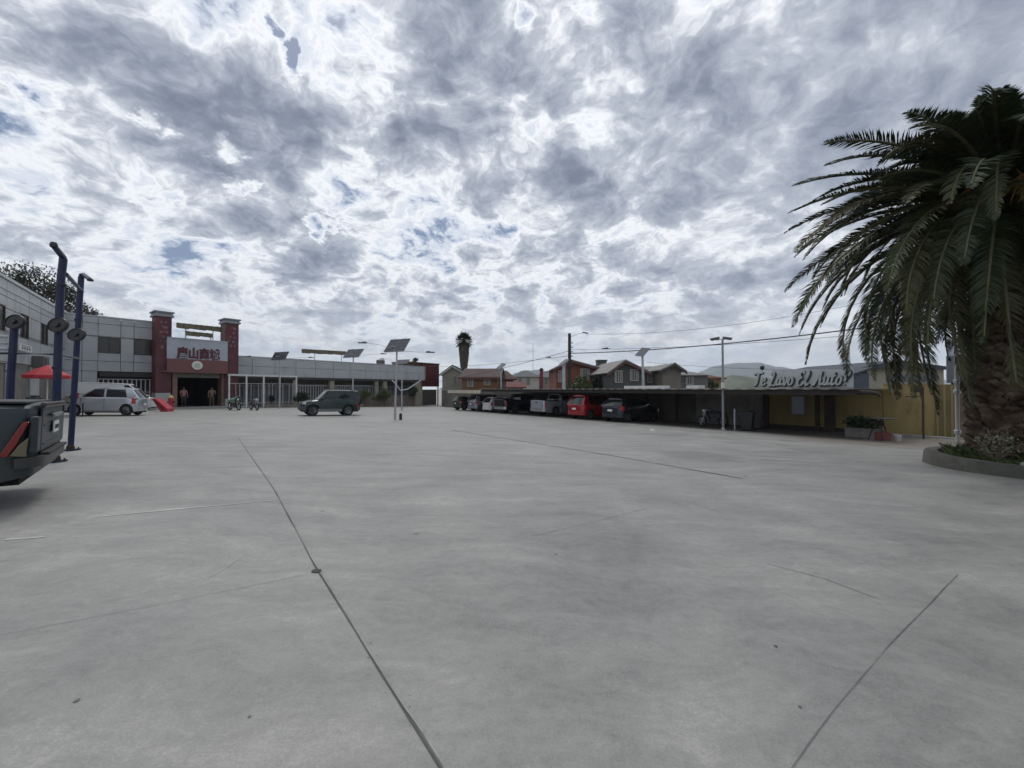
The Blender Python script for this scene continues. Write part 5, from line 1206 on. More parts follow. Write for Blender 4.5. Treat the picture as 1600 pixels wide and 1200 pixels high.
# ---- red parasol with table by the side wing
q = P(74, 600, 19.5); q.z = gz(q.x, q.y); t = thing('parasol', 'red parasol standing by the grey side wing behind the blue posts', 'parasol', q, R(20))
zt = P(74, 570, 19.5).z-q.z; ze = P(74, 588, 19.5).z-q.z; hw = 26*19.5/F
mb = MB(); N = 8; rim = [(hw*math.cos(2*math.pi*k/N), hw*math.sin(2*math.pi*k/N), ze+.05) for k in range(N)]; midr = [(x*.5, y*.5, ze+.05+(zt-ze)*.5) for x, y, z in rim]; low = [(x, y, z-.16) for x, y, z in rim]
mb.grid([[(0, 0, zt)]*N, midr, rim, low], closed=True); o = mb.build('canopy', mat('parasol_red', (.45, .03, .045), .7, var=.12, scale=2), t); sm = o.modifiers.new('thick', 'SOLIDIFY'); sm.thickness = .012
MB().tube([(0, 0, 0), (0, 0, zt-.02)], .03, 8).build('pole', M_white, t); MB().lathe([(.25, 0), (.25, .08), (.05, .1)], 14).build('base', M_conc, t)
for k in range(N): MB().tube([(0, 0, ze-.15), tuple(Vector(midr[k])*.9+Vector((0, 0, 0)))], .01, 4).build('rib', M_steel, t)
for dx, dy, lb in ((-.9, .2, 'left'), (.75, .3, 'right')):
    c = thing('stall_table', 'low market table with dark goods under the red parasol, the %s one' % lb, 'table', (q.x+dx, q.y+dy, gz(q.x+dx, q.y+dy)), R(15), 'tables under the red parasol')
    MB().box(-.45, .45, -.3, .3, .70, .74).build('tabletop', mat('table_wood', (.16, .12, .09), .7), c)
    for sx in (-1, 1):
        for sy in (-1, 1): MB().box(sx*.4-.02, sx*.4+.02, sy*.26-.02, sy*.26+.02, 0, .70).build('leg', M_black, c)
    o = MB().cbox((0, 0, .12), (.5, .35, .24)).cbox((.05, 0, .29), (.3, .25, .10)).build('goods_bag', mat('bag_%s' % lb, (.07, .08, .09) if lb == 'left' else (.22, .20, .18), .8, var=.4, scale=6), None, bevel=.05); o.location = (q.x+dx, q.y+dy, gz(q.x+dx, q.y+dy)+.742); tag(o, 'lumpy bag of goods on the %s table under the red parasol' % lb, 'bag')
# ---- red tipped barrier and little red hydrant by the entrance
q = G(256, 643); t = thing('red_slide', 'red plastic slide like barrier leaning left of the market entrance', 'barrier', q, R(10))
h_ = 20*q.y/F; w_ = 22*q.y/F
mb = MB(); mb.poly([(-w_*.55, h_*1.02), (-w_*.30, h_*1.02), (w_*.42, .22), (w_*.46, 0), (0, 0), (-w_*.12, .18)], -.35, .35); mb.build('shell', mat('slide_red', (.40, .025, .04), .4, var=.2, scale=3), t, bevel=.05)
mb = MB(); mb.poly([(-w_*.50, h_*.94), (-w_*.38, h_*.94), (w_*.30, .22), (w_*.12, .18)], -.375, -.352); mb.build('side_stripe', mat('slide_dark', (.14, .015, .02), .6), t)
q = G(267, 640); t = thing('red_hydrant', 'small red hydrant with yellow top beside the red barrier at the entrance', 'hydrant', q, 0)
MB().lathe([(.22, 0), (.22, .06), (.16, .10), (.16, .75), (.20, .80), (.16, .92)], 16).build('body', mat('slide_red', (0, 0, 0)), t, smooth=True); MB().lathe([(.16, .921), (.17, .96), (.10, 1.08), (.03, 1.12)], 16).build('cap', mat('cap_yellow', (.55, .42, .10), .5), t, smooth=True)
MB().lathe([(.07, -.26), (.07, .26)], 10, (0, 0, .6), 'x').build('outlet', mat('slide_dark', (0, 0, 0)), t)
# ================================================================ plants, palm, trees
def leaf_mat(name, col, var=.45, scale=2.5, rough=.55, alt=None):
    m = bpy.data.materials.new(name); m.use_nodes = True; n = NT(m.node_tree); b = n.n['Principled BSDF']
    co = n.node('ShaderNodeTexCoord').outputs['Object']; nz = n.noise(co, scale, 3, .6)
    c = n.ramp(nz, [(.3, tuple(x*(1-var) for x in col)), (.7, tuple(x*(1+var) for x in col))])
    if alt is not None:
        at = n.node('ShaderNodeAttribute'); at.attribute_name = 'tint'
        c = n.mix(at.outputs['Fac'], c, alt)
    n.l.new(c, b.inputs['Base Color']); b.inputs['Roughness'].default_value = rough; b.inputs['Specular IOR Level'].default_value = .35
    return m
M_frond = leaf_mat('frond_green', (.024, .041, .014), .4, 1.5, .5, alt=(.085, .070, .026))
M_rachis = mat('rachis', (.085, .085, .038), .6, var=.3, scale=3)
M_scar = mat('leaf_base_scar', (.105, .072, .048), .95, var=.65, scale=3.2, dirt=((.24, .215, .18), .6, 1.6), bump=.6, bscale=20)
PC = Vector((11.1, 8.45, 0)); PC.z = gz(PC.x, PC.y); TOP = 4.02
palm = thing('palm_tree', 'large date palm with drooping dark fronds growing from the round planter at the right edge', 'palm tree', PC, 0)
hT = TOP-PC.z; LEAN = -.42
def lean(z): return LEAN*max(0, z/hT)**1.6
rr = random.Random(5)
def trad(z):
    u = z/hT
    return .80-.18*min(1, u*1.4)+.14*max(0, (u-.72)/.28)
mb = MB(); mb.lathe([(trad(z)-.09, z) for z in [hT*k/20 for k in range(21)]], 30); mb.v = [(x+lean(z), y, z) for x, y, z in mb.v]; tr = mb.build('trunk', M_scar, palm, smooth=True)
# old leaf bases: blunt wedges in a spiral
mb = MB(); N = 900; ga = math.pi*(3-math.sqrt(5))
for i in range(N):
    z = .12+(hT-.1)*(i/N); a = i*ga+rr.gauss(0, .05); z += rr.gauss(0, .035); r0 = trad(z)-.11; s = .10+.09*rr.random(); out = .08+.20*rr.random()**1.5+.10*max(0, z/hT-.6); up = .02+.20*rr.random()
    c, q = math.cos(a), math.sin(a)
    def W(rad, tang, zz): return ((rad)*c-tang*q, (rad)*q+tang*c, zz)
    hh = .075+.03*rr.random(); k = rr.uniform(-.3, .3)*s
    vs = [W(r0, -s, z), W(r0, 0, z-hh), W(r0, s, z), W(r0, 0, z+hh*1.1), W(r0+out, -s*.62+k, z+up), W(r0+out*.95, k, z+up-hh*.55), W(r0+out, s*.62+k, z+up), W(r0+out*.8, k, z+up+hh*.6)]
    vs = [(x+lean(z), y, zz) for x, y, zz in vs]
    mb.add(vs, [(4,5,6,7), (0,1,5,4), (1,2,6,5), (2,3,7,6), (3,0,4,7)])
    if rr.random() < .35:
        for _ in range(3):
            t0 = W(r0+out*.8, rr.uniform(-s, s), z+up*.6); t1 = W(r0+out+rr.uniform(.0, .1), rr.uniform(-s, s)*1.4, z-rr.uniform(.05, .3)); w_ = Vector((-q, c, 0))*.008; t0, t1 = Vector(t0)+Vector((lean(z), 0, 0)), Vector(t1)+Vector((lean(z), 0, 0)); mb.add([t0-w_, t0+w_, t1], [(0, 1, 2)])
mb.build('leaf_bases', M_scar, palm, fix=False)
# fronds
fv, ff, ft = [], [], []; rach = MB()
def frond(az, e0, L, bend, tint, twist, droopy):
    n = 34; p = Vector((0, 0, 0)); pts = []; el = e0
    hd = Vector((math.cos(az), math.sin(az), 0)); side = Vector((-math.sin(az), math.cos(az), 0))
    st = Vector((LEAN, 0, hT+.15*math.sin(e0)))+hd*.32
    p = st.copy(); swing = rr.uniform(-.25, .25)
    for i in range(n+1):
        u = i/n; pts.append(p.copy())
        el = max(R(-96), e0-bend*(u**1.05)); d = (hd*math.cos(el)+side*swing*u*.6+Vector((0, 0, math.sin(el)))).normalized(); p = p+d*(L/n)
    rach.tube([tuple(x) for x in pts[::3]], [.045*(1-.8*(i/(len(pts[::3])-1)))+.006 for i in range(len(pts[::3]))], 5, cap=False)
    m = 112
    for j in range(m):
        u = .10+.90*j/m; i = min(n-1, int(u*n)); f = u*n-i; base = pts[i].lerp(pts[i+1], f); t = (pts[i+1]-pts[i]).normalized()
        s0 = t.cross(Vector((0, 0, 1))); s0 = s0.normalized() if s0.length > .05 else side; nrm = s0.cross(t).normalized()
        R_ = Matrix.Rotation(twist*u, 3, t); s0 = R_ @ s0; nrm = R_ @ nrm
        ll = .56*(math.sin(math.pi*min(1, u*.96+.03))**.55)*(1-.30*u)*rr.uniform(.82, 1.12)
        tj = .25*max(0, u-.8)+rr.gauss(0, .06)
        if rr.random() < .05: ll *= .5
        for sg in (-1, 1):
            d = (s0*sg*.80+t*(.55+.35*u)+nrm*.30+Vector((rr.gauss(0, .07), rr.gauss(0, .07), rr.gauss(0, .07)))).normalized()
            g = Vector((0, 0, -1))*droopy
            a = base; b = a+d*ll*.5+g*ll*.08; c = b+(d+g*.9).normalized()*ll*.5
            wv = (t*.55+nrm*.3*rr.uniform(-1, 1)).normalized()*.019
            o = len(fv); fv.extend([a-wv*.6, a+wv*.6, b+wv, b-wv, c]); ff.extend([(o, o+1, o+2, o+3), (o+3, o+2, o+4)]); ft.extend([min(1, max(0, tint+tj))]*5)
NF = 196
for i in range(NF):
    u = (i+.5)/NF; az = i*ga*1.618+rr.uniform(-.12, .12)
    e0 = R(84)-R(128)*u**.95
    if u < .16: bend = R(18)+R(40)*rr.random(); L = 1.5+.65*rr.random()
    elif u < .55: bend = R(52)+R(56)*rr.random(); L = (2.6+.85*min(1, (u-.16)/.2))+.7*rr.random()
    else: bend = R(62)+R(34)*rr.random(); L = 3.8+1.25*rr.random()
    tint = max(0, rr.gauss(.10, .12)) if u < .55 else max(0, rr.gauss(.28, .26))
    if rr.random() < .12: tint = .8
    frond(az, e0+R(rr.uniform(-7, 7)), L, bend, min(1, tint), rr.uniform(-.9, .9), .25+.5*u)
for az_, e_, b_, l_, t_ in ((184, 44, 52, 3.9, .1), (197, 52, 58, 3.2, .05), (171, 33, 52, 4.1, .15), (206, 36, 62, 4.0, .1), (190, 66, 42, 2.2, 0), (222, 62, 46, 2.3, .1), (178, 20, 48, 4.4, .2), (238, 50, 62, 3.3, .75), (215, 18, 66, 4.2, .1)):
    frond(R(az_), R(e_), l_, R(b_), t_, rr.uniform(-.6, .6), .35)
me = bpy.data.meshes.new('crown'); me.from_pydata([tuple(v) for v in fv], [], ff); me.materials.append(M_frond)
at = me.attributes.new('tint', 'FLOAT', 'POINT'); at.data.foreach_set('value', ft)
o = bpy.data.objects.new('crown', me); COL.objects.link(o); o.parent = palm
rach.build('frond_ribs', M_rachis, palm, smooth=True, fix=False)
# orange fruit stalks near the heart
mb = MB()
for k in range(5):
    a = R(200)+k*.5; p0_ = Vector((LEAN+math.cos(a)*.4, math.sin(a)*.4, hT+.1)); mb.tube([tuple(p0_), tuple(p0_+Vector((math.cos(a)*.6, math.sin(a)*.6, .25))), tuple(p0_+Vector((math.cos(a)*1.1, math.sin(a)*1.1, -.15)))], [.03, .025, .012], 5)
    for j in range(30):
        q = p0_+Vector((math.cos(a)*1.0, math.sin(a)*1.0, 0)); d = Vector((rr.gauss(0, .16), rr.gauss(0, .16), -.2-.35*rr.random())); mb.tube([tuple(q), tuple(q+d)], .008, 3, cap=False)
mb.build('fruit_stalks', mat('stalk_orange', (.28, .15, .03), .6), palm)
# ---- planter: irregular round concrete kerb, soil, weeds
kc = Vector((11.25, 8.2, 0)); kc.z = gz(kc.x, kc.y)
kb = thing('round_planter', 'low round weathered concrete planter wall round the palm at the right edge', 'planter', kc, 0)
out, inn, outt, innt = [], [], [], []; n = 44; rows = []
for i in range(n):
    a = 2*math.pi*i/n; c, s = math.cos(a), math.sin(a); nz = noise.noise(Vector((c*1.5, s*1.5, 2)))
    ro = 1.80+.05*nz; ri = ro-.24; zt = .29+.02*noise.noise(Vector((c*3, s*3, 7)))
    xo, yo, xi, yi = ro*c, ro*s, ri*c, ri*s; g0 = gz(kc.x+xo, kc.y+yo)-kc.z-.08
    rows.append([(xo*1.02, yo*1.02, g0), (xo, yo, zt-.03), (xo*.988, yo*.988, zt), (xi*1.01, yi*1.01, zt), (xi, yi, zt-.03), (xi, yi, g0)])
rows.append(rows[0]); mb = MB(); mb.grid(rows); mb.build('kerb_wall', mat('planter_concrete', (.088, .086, .076), .9, var=.35, scale=1.6, bump=.5, bscale=16, dirt=((.035, .042, .028), .7, 1.4)), kb, smooth=True)
mb = MB(); rows = []
for r_ in (0, .4, .8, 1.2, 1.57):
    rows.append([(r_*math.cos(2*math.pi*k/32), r_*math.sin(2*math.pi*k/32), .22+.06*noise.noise(Vector((r_*math.cos(2*math.pi*k/32)*2, r_*math.sin(2*math.pi*k/32)*2, 3)))) for k in range(32)])
mb.grid(rows, closed=True); mb.build('soil', mat('soil', (.075, .06, .042), .95, var=.4, scale=5, bump=.6), kb, fix=False)
M_grass = leaf_mat('grass_green', (.050, .075, .020), .5, 3)
gv = MB()
for i in range(5200):
    a = rr.uniform(0, 2*math.pi); r_ = 1.52*math.sqrt(rr.uniform(.25, 1)); x, y = r_*math.cos(a), r_*math.sin(a); h_ = rr.uniform(.05, .20)*(1.3 if noise.noise(Vector((x*2, y*2, 0))) > 0 else .6)
    d = Vector((rr.gauss(0, .35), rr.gauss(0, .35), 1)).normalized()*h_; w_ = Vector((rr.gauss(0, 1), rr.gauss(0, 1), 0)).normalized()*.012
    p = Vector((x, y, .25)); gv.add([p-w_, p+w_, p+d*.6+w_*.6+Vector((d.x, d.y, 0))*.2, p+d+Vector((d.x, d.y, 0))*.8], [(0, 1, 2), (0, 2, 3)])
go = gv.build('weeds', M_grass, None, fix=False); go.location = kc; tag(go, 'tangled green weeds and grass in the round planter at the palm foot', 'weeds', kind='stuff')
# pale dry shrub at the planter's left
q = Vector((10.1, 8.15, kc.z+.25)); sh = thing('dry_shrub', 'pale grey leaved dry shrub at the left foot of the palm trunk', 'shrub', q, 0)
mb = MB()
for k in range(26):
    a = rr.uniform(0, 6.28); e = rr.uniform(.5, 1.4); l = rr.uniform(.35, .75); mb.tube([(0, 0, 0), (math.cos(a)*math.cos(e)*l*.5, math.sin(a)*math.cos(e)*l*.5, math.sin(e)*l*.6), (math.cos(a)*math.cos(e)*l, math.sin(a)*math.cos(e)*l, math.sin(e)*l)], [.01, .007, .003], 4)
mb.build('stems', mat('dry_stem', (.18, .15, .11), .9), sh)
mb = MB(); leaf_clump(mb, (0, 0, .34), (.36, .36, .30), 420, .055, rr); mb.build('foliage', leaf_mat('grey_leaf', (.19, .19, .13), .5, 4), sh, fix=False)
for k, (x, y) in enumerate(((9.85, 7.5), (10.45, 7.0))):
    b_ = thing('garden_stone', ('small pale stone on the planter soil near the dry shrub', 'small pale stone on the planter soil near the front kerb')[k], 'stone', (x, y, kc.z+.28), k, None); m_ = MB(); m_.lathe([(.03, -.03), (.08, 0), (.07, .05), (.02, .07)], 7); m_.build('stone', M_conc, b_)
# ---- trees
def crown_tree(name, label, base, h, spread, leaf_m, n_blob, per, size, seed, trunk_r=.12, trunk_frac=.35, group=None, cat='tree', airy=1.0, flat=.75):
    r2 = random.Random(seed); t = thing(name, label, cat, base, 0, group)
    mb = MB(); tips = []
    mb.tube([(0, 0, 0), (.03*h*r2.uniform(-1, 1), .02*h, h*trunk_frac*.6), (0, 0, h*trunk_frac)], [trunk_r*1.2, trunk_r, trunk_r*.85], 8)
    for k in range(n_blob):
        a = k*ga; e = R(r2.uniform(15, 80)); l = spread*(.45+.5*r2.random()); c = Vector((math.cos(a)*math.cos(e)*l, math.sin(a)*math.cos(e)*l, h*trunk_frac+(h*(1-trunk_frac)-spread*.25)*(.15+.85*math.sin(e)*r2.uniform(.6, 1))))
        mid = Vector((c.x*.45, c.y*.45, h*trunk_frac+(c.z-h*trunk_frac)*.35)); mb.tube([(0, 0, h*trunk_frac*.9), tuple(mid), tuple(c)], [trunk_r*.6, trunk_r*.35, trunk_r*.1], 5); tips.append(c)
    mb.build('trunk', M_bark, t, smooth=True, fix=False)
    mb = MB()
    for c in tips:
        s = spread*r2.uniform(.24, .40)*airy; leaf_clump(mb, c, (s, s, s*flat), per, size, r2)
    mb.build('crown', leaf_m, t, fix=False); return t
M_t1 = leaf_mat('leaf_dusky', (.055, .058, .040), .5, .8); M_t2 = leaf_mat('leaf_mid', (.070, .092, .030), .5, 1.2); M_t3 = leaf_mat('leaf_deep', (.024, .036, .020), .5, 1.5)
b = P(62, 600, 34); b.z = gz(b.x, b.y); crown_tree('tall_tree', 'tall thin leaved dark tree rising behind the roof of the grey side wing', b, P(62, 401, 34).z-b.z, 4.4, M_t1, 34, 230, .20, 4, .3, .45, airy=.72)
for (pl_, py_, Y, ph_, sp_, m_, lb, sd_) in (
    (601, 634, 0, 31, 1.15, M_t2, 'yellowish green round bush tree before the plank fence left of the nearest solar light', 1),
    (646, 635, 0, 34, .8, M_t3, 'dark conical bush tree at the right end of the plank fence', 2),
    (570, 634, 0, 29, 1.1, M_t2, 'mid green bush tree behind the rear of the dark green off roader', 3),
    (471, 633, 0, 25, 1.1, M_t3, 'dark low bush left of the dark green off roader bonnet', 5),
    (424, 633, 0, 21, .35, M_t3, 'slim dark shrub inside the white pergola', 6)):
    off_ = -1.9 if pl_ > 500 else -2.1; s_, _ = FA.hit(pl_, py_, off_); q = FA.w(s_, off_); q.z = gz(q.x, q.y); hh = ph_*q.y/F
    crown_tree('round_bush', lb, q, hh, sp_*(q.y/45), m_, 16, 210, .12, sd_, .06, .22, 'bushes before the low wing', airy=1.15)
# shaggy fan palm far behind the houses
b = P(725, 600, 62); b.z = gz(b.x, b.y); ht = P(725, 535, 62).z-b.z; fp = thing('fan_palm', 'distant tall fan palm with a thick skirt of dead leaves above the house roofs', 'palm tree', b, 0)
MB().tube([(0, 0, 0), (0, 0, ht*.5), (0, 0, ht)], [.55, .42, .35], 10).build('trunk', M_bark, fp, smooth=True)
mb = MB(); r2 = random.Random(8)
for i in range(1500):
    u = r2.random(); z = ht-.1-3.6*u; rad = .42+.38*(1-u)**.7; a = r2.uniform(0, 6.28); p = Vector((math.cos(a)*rad, math.sin(a)*rad, z)); d = Vector((math.cos(a)*.22, math.sin(a)*.22, -1)).normalized()*r2.uniform(.35, .8); w_ = Vector((-math.sin(a), math.cos(a), 0))*.06
    mb.add([p-w_, p+w_, p+d], [(0, 1, 2)])
mb.build('dead_skirt', mat('dead_frond', (.105, .095, .065), .9, var=.4, scale=2), fp, fix=False)
mb = MB()
for i in range(90):
    a = i*ga; e = R(80)-R(115)*(i/90); d = Vector((math.cos(a)*math.cos(e), math.sin(a)*math.cos(e), math.sin(e))); c = Vector((0, 0, ht+.1))+d*(.75+.4*r2.random()); s = d.cross(Vector((0, 0, 1))).normalized(); mb.tube([(0, 0, ht), tuple(c)], .02, 3, cap=False)
    for k in range(13):
        an = R(-75+150*k/12); dd = (d*math.cos(an)+s*math.sin(an)+Vector((0, 0, -.18))).normalized()*r2.uniform(.5, .75); w_ = s*.13*math.cos(an)+d*.13*math.sin(an); mb.add([c-w_, c+w_, c+dd], [(0, 1, 2)])
mb.build('crown', leaf_mat('fan_green', (.045, .055, .025), .4, 2), fp, fix=False)
# shrubs behind the carport by the orange house and at the right
for (px, py0, Y, pr_, lb, sd_, m_) in ((905, 592, 42, 20, 'green bush in front of the orange two storey house', 21, M_t2), (935, 594, 43, 14, 'dark green bush right of the orange two storey house', 22, M_t3), (1112, 597, 44, 11, 'olive bush beside the small ochre house at the right of the hipped roof', 23, M_t2), (648, 566, 68, 9, 'rusty olive bush showing over the end of the low wing roof', 24, M_t2)):
    b = P(px, 600, Y); b.z = gz(b.x, b.y); crown_tree('garden_tree', lb, b, P(px, py0-8, Y).z-b.z, pr_*Y/F, m_, 12, 170, .22, sd_, .1, .5, 'garden trees behind the carport', airy=1.3)
# ================================================================ houses behind the carport
def roofslab(mb, a, b, c, d, th=.14):
    a, b, c, d = [Vector(v) for v in (a, b, c, d)]; n_ = (b-a).cross(d-a).normalized(); n_ = n_ if n_.z > 0 else -n_
    lo = [v-n_*th for v in (a, b, c, d)]
    mb.add([a, b, c, d]+lo, [(0,1,2,3),(7,6,5,4),(0,4,5,1),(1,5,6,2),(2,6,7,3),(3,7,4,0)])
def house(label, px0, px1, Y, eave, ridge, kind, wall_m, roof_m, depth=8, yaw=0.0, wins=(), ridge_px=None, trim=None, name='house', over=.45, chim=None, group='houses behind the carport'):
    p = P((px0+px1)/2, 600, Y); fr_ = Frame(P(px0, 600, Y).x, Y, 0, R(yaw)); gzv = gz(p.x, p.y)-.3
    t = thing(name, label, 'house', (fr_.o.x, fr_.o.y, 0), fr_.a, group)
    x1 = fr_.hit(px1, 600)[0]; ze = fr_.hit((px0+px1)/2, eave)[1]; zr = fr_.hit(ridge_px or (px0+px1)/2, ridge)[1]; rx = fr_.hit(ridge_px, 600)[0] if ridge_px else x1/2
    mb = MB()
    if kind == 'gable':
        pts = [(0, gzv), (x1, gzv), (x1, ze), (rx, zr-.15), (0, ze)]; mb.poly(pts, 0, depth); w = mb.build('wall', wall_m, t)
        mb = MB(); o = over; sl = (zr-ze)/rx; sr = (zr-ze)/(x1-rx)
        roofslab(mb, (-o, -o, ze-sl*o), (rx+.02, -o, zr), (rx+.02, depth+o, zr), (-o, depth+o, ze-sl*o)); rf = mb.build('roof', roof_m, t)
        mb = MB(); roofslab(mb, (rx+.021, -o, zr), (x1+o, -o, ze-sr*o), (x1+o, depth+o, ze-sr*o), (rx+.021, depth+o, zr)); mb.build('roof', roof_m, t)
        if trim:
            mb = MB(); mb.poly([(-o, ze-sl*o-.16), (-o, ze-sl*o-.36), (rx, zr-.38), (rx, zr-.17)], -o-.03, -o+.03); mb.poly([(x1+o, ze-sr*o-.16), (x1+o, ze-sr*o-.36), (rx+.001, zr-.38), (rx+.001, zr-.17)], -o-.03, -o+.03); mb.build('bargeboard', trim, t, fix=False)
    elif kind == 'side':
        mb.box(0, x1, 0, depth, gzv, ze); w = mb.build('wall', wall_m, t); o = over; m_ = depth/2
        mb = MB(); roofslab(mb, (-o, -o, ze-.15), (x1+o, -o, ze-.15), (x1+o, m_, zr), (-o, m_, zr)); mb.build('roof', roof_m, t)
        mb = MB(); roofslab(mb, (-o, m_+.001, zr), (x1+o, m_+.001, zr), (x1+o, depth+o, ze-.15), (-o, depth+o, ze-.15)); mb.build('roof', roof_m, t)
        mb = MB()
        for xx in (.02, x1-.14): mb.add([(xx, 0, ze), (xx, depth, ze), (xx, m_, zr-.16), (xx+.12, 0, ze), (xx+.12, depth, ze), (xx+.12, m_, zr-.16)], [(0,1,2),(5,4,3),(0,3,4,1),(1,4,5,2),(2,5,3,0)])
        mb.build('gable', wall_m, t)
        if trim: MB().box(-o, x1+o, -o-.06, -o-.001, ze-.38, ze-.12).build('fascia', trim, t)
    else:
        mb.box(0, x1, 0, depth, gzv, ze); w = mb.build('wall', wall_m, t); o = over; m_ = depth/2; k = min(m_, x1*.42)
        ra, rb = (rx-(.15 if ridge_px else x1/2-k), m_, zr), (rx+(.15 if ridge_px else x1/2-k), m_, zr)
        A, B, C, D = (-o, -o, ze-.1), (x1+o, -o, ze-.1), (x1+o, depth+o, ze-.1), (-o, depth+o, ze-.1)
        mb = MB(); mb.add([A, B, C, D, ra, rb], [(0,1,5,4),(1,2,5),(2,3,4,5),(3,0,4),(3,2,1,0)]); mb.build('roof', roof_m, t)
        if trim: MB().box(-o, x1+o, -o-.06, -o-.001, ze-.30, ze-.08).build('fascia', trim, t)
    for (a, b_, c, d) in wins:
        wx0, wz1 = fr_.hit(a, b_); wx1, wz0 = fr_.hit(c, d); o = MB().box(wx0, wx1, -.05, -.01, wz0, wz1).build('window', M_bldwin, t)
        f = MB(); k = .09; f.box(wx0-k, wx1+k, -.09, -.052, wz1, wz1+k).box(wx0-k, wx1+k, -.12, -.052, wz0-k, wz0).box(wx0-k, wx0, -.09, -.052, wz0, wz1).box(wx1, wx1+k, -.09, -.052, wz0, wz1)
        xm = (wx0+wx1)/2; f.box(xm-.04, xm+.04, -.085, -.052, wz0, wz1); f.build('frame', mat('house_frame', (.33, .32, .29), .6), o)
        cu = MB(); cu.box(wx0+.02, wx0+(wx1-wx0)*.3, -.0515, -.0505, wz0, wz1).box(wx1-(wx1-wx0)*.3, wx1-.02, -.0515, -.0505, wz0, wz1); cu.build('curtain', mat('curtain', (.24, .235, .215), .9), o)
    if chim:
        a, b_, c, d = chim; wx0, wz1 = fr_.hit(a, b_, 1.5); wx1, wz0 = fr_.hit(c, d, 1.5); MB().box(wx0, wx1, 1.5, 1.5+(wx1-wx0), wz0, wz1).box(wx0-.08, wx1+.08, 1.42, 1.58+(wx1-wx0), wz1, wz1+.15).build('water_tank_box', mat('tank_dark', (.075, .08, .075), .8, var=.2, scale=1), t)
    return t, fr_
M_slate = mat('slate_roof', (.085, .09, .095), .8, var=.3, scale=.6, stretch=(1, 1, 3)); M_grn = mat('green_grey_roof', (.070, .085, .080), .8, var=.25, scale=.6)
M_mar = mat('maroon_roof', (.062, .038, .036), .85, var=.25, scale=.6); M_zinc = mat('zinc_roof', (.17, .165, .155), .6, .1, var=.25, scale=.5, stretch=(4, 1, 1))
M_or = mat('orange_timber', (.165, .085, .040), .8, var=.25, scale=.8, stretch=(6, 1, .5)); M_ored = mat('orange_render', (.18, .062, .035), .8, var=.2, scale=.6)
M_sid = mat('beige_siding', (.27, .25, .20), .8, var=.15, scale=1, stretch=(8, 1, .4)); M_sid2 = mat('grey_siding', (.13, .13, .125), .8, var=.18, scale=1, stretch=(.4, 1, 8))
M_brn = mat('brown_siding', (.145, .115, .10), .8, var=.2, scale=1, stretch=(8, 1, .4)); M_blu = mat('blue_grey_siding', (.070, .072, .070), .8, var=.15, scale=1)
M_wht = mat('white_render', (.40, .385, .34), .8, var=.12, scale=.6); M_trr = mat('trim_maroon', (.11, .04, .035), .7); M_trw = mat('trim_white', (.45, .44, .41), .7); M_pink = mat('pink_render', (.30, .20, .20), .8, var=.15, scale=.6)
house('beige sided house with a grey green gabled roof and white bargeboards', 691, 729, 60, 582, 570, 'gable', M_sid, M_grn, 13, 0, [(708, 588, 714, 600)], 707, M_trw)
house('orange timber house with a long maroon roof left of the seen edge on solar panel', 722, 778, 52, 588, 573, 'side', M_or, M_mar, 9, -3, [(731, 592, 739, 604), (757, 593, 765, 601)], None, M_trr)
house('ochre house with a small maroon hipped roof right of the orange timber house', 775, 803, 55, 591, 577, 'hip', mat('ochre_wall', (.24, .17, .07), .8, var=.2, scale=.6), M_mar, 8, 0, [(783, 594, 788, 603)], None, M_trr)
house('tiny red roofed lean to below the white house', 796, 817, 50, 603, 596, 'side', M_brn, mat('red_roof', (.12, .035, .03), .8, var=.2, scale=1), 4, 0, (), None, None)
house('white house with a dark grey hipped roof, its windows facing the yard', 802, 842, 72, 588, 577, 'hip', M_wht, M_slate, 10, 0, [(810, 591, 815, 601), (823, 591, 828, 601)], None, None)
house('pinkish house with a grey hipped roof left of the thick pale pole', 838, 872, 78, 589, 578, 'hip', M_pink, M_slate, 10, 0, [(850, 592, 857, 601)], None, None)
t_, f_ = house('orange two storey house with a gently sloping roof behind the utility pole', 869, 933, 46, 573, 562, 'gable', M_ored, M_zinc, 9, 0, [(908, 577, 920, 593), (873, 580, 878, 596)], 892, M_trr, chim=(934, 564, 948, 606))
house('dark gabled house with white windows and a maroon edged roof', 953, 1008, 40, 578, 562, 'gable', M_blu, M_zinc, 11, 6, [(985, 578, 996, 594), (961, 580, 971, 597)], 975, M_trr)
house('brown sided house with a pale roof between the two dark gables', 1004, 1044, 42, 580, 569, 'side', M_brn, M_zinc, 8, 0, [(1012, 586, 1018, 597)], None, None)
house('grey gabled house with dark bargeboards, right of the brown one', 1035, 1064, 39.5, 575, 567, 'gable', mat('taupe_siding', (.16, .145, .125), .8, var=.15, scale=1), M_zinc, 10, 0, (), 1052, mat('trim_black', (.03, .028, .027), .7))
house('low grey house with a wide sloping pale hipped roof', 1060, 1106, 41, 585, 569, 'hip', M_sid2, M_zinc, 12, 0, [(1072, 590, 1082, 600)], 1066, None)
house('small ochre house with red tiled edge at the right end of the houses', 1104, 1127, 47, 589, 585, 'side', mat('ochre_wall', (0, 0, 0)), mat('red_roof', (0, 0, 0)), 7, 0, [(1112, 593, 1117, 601)], None, None)
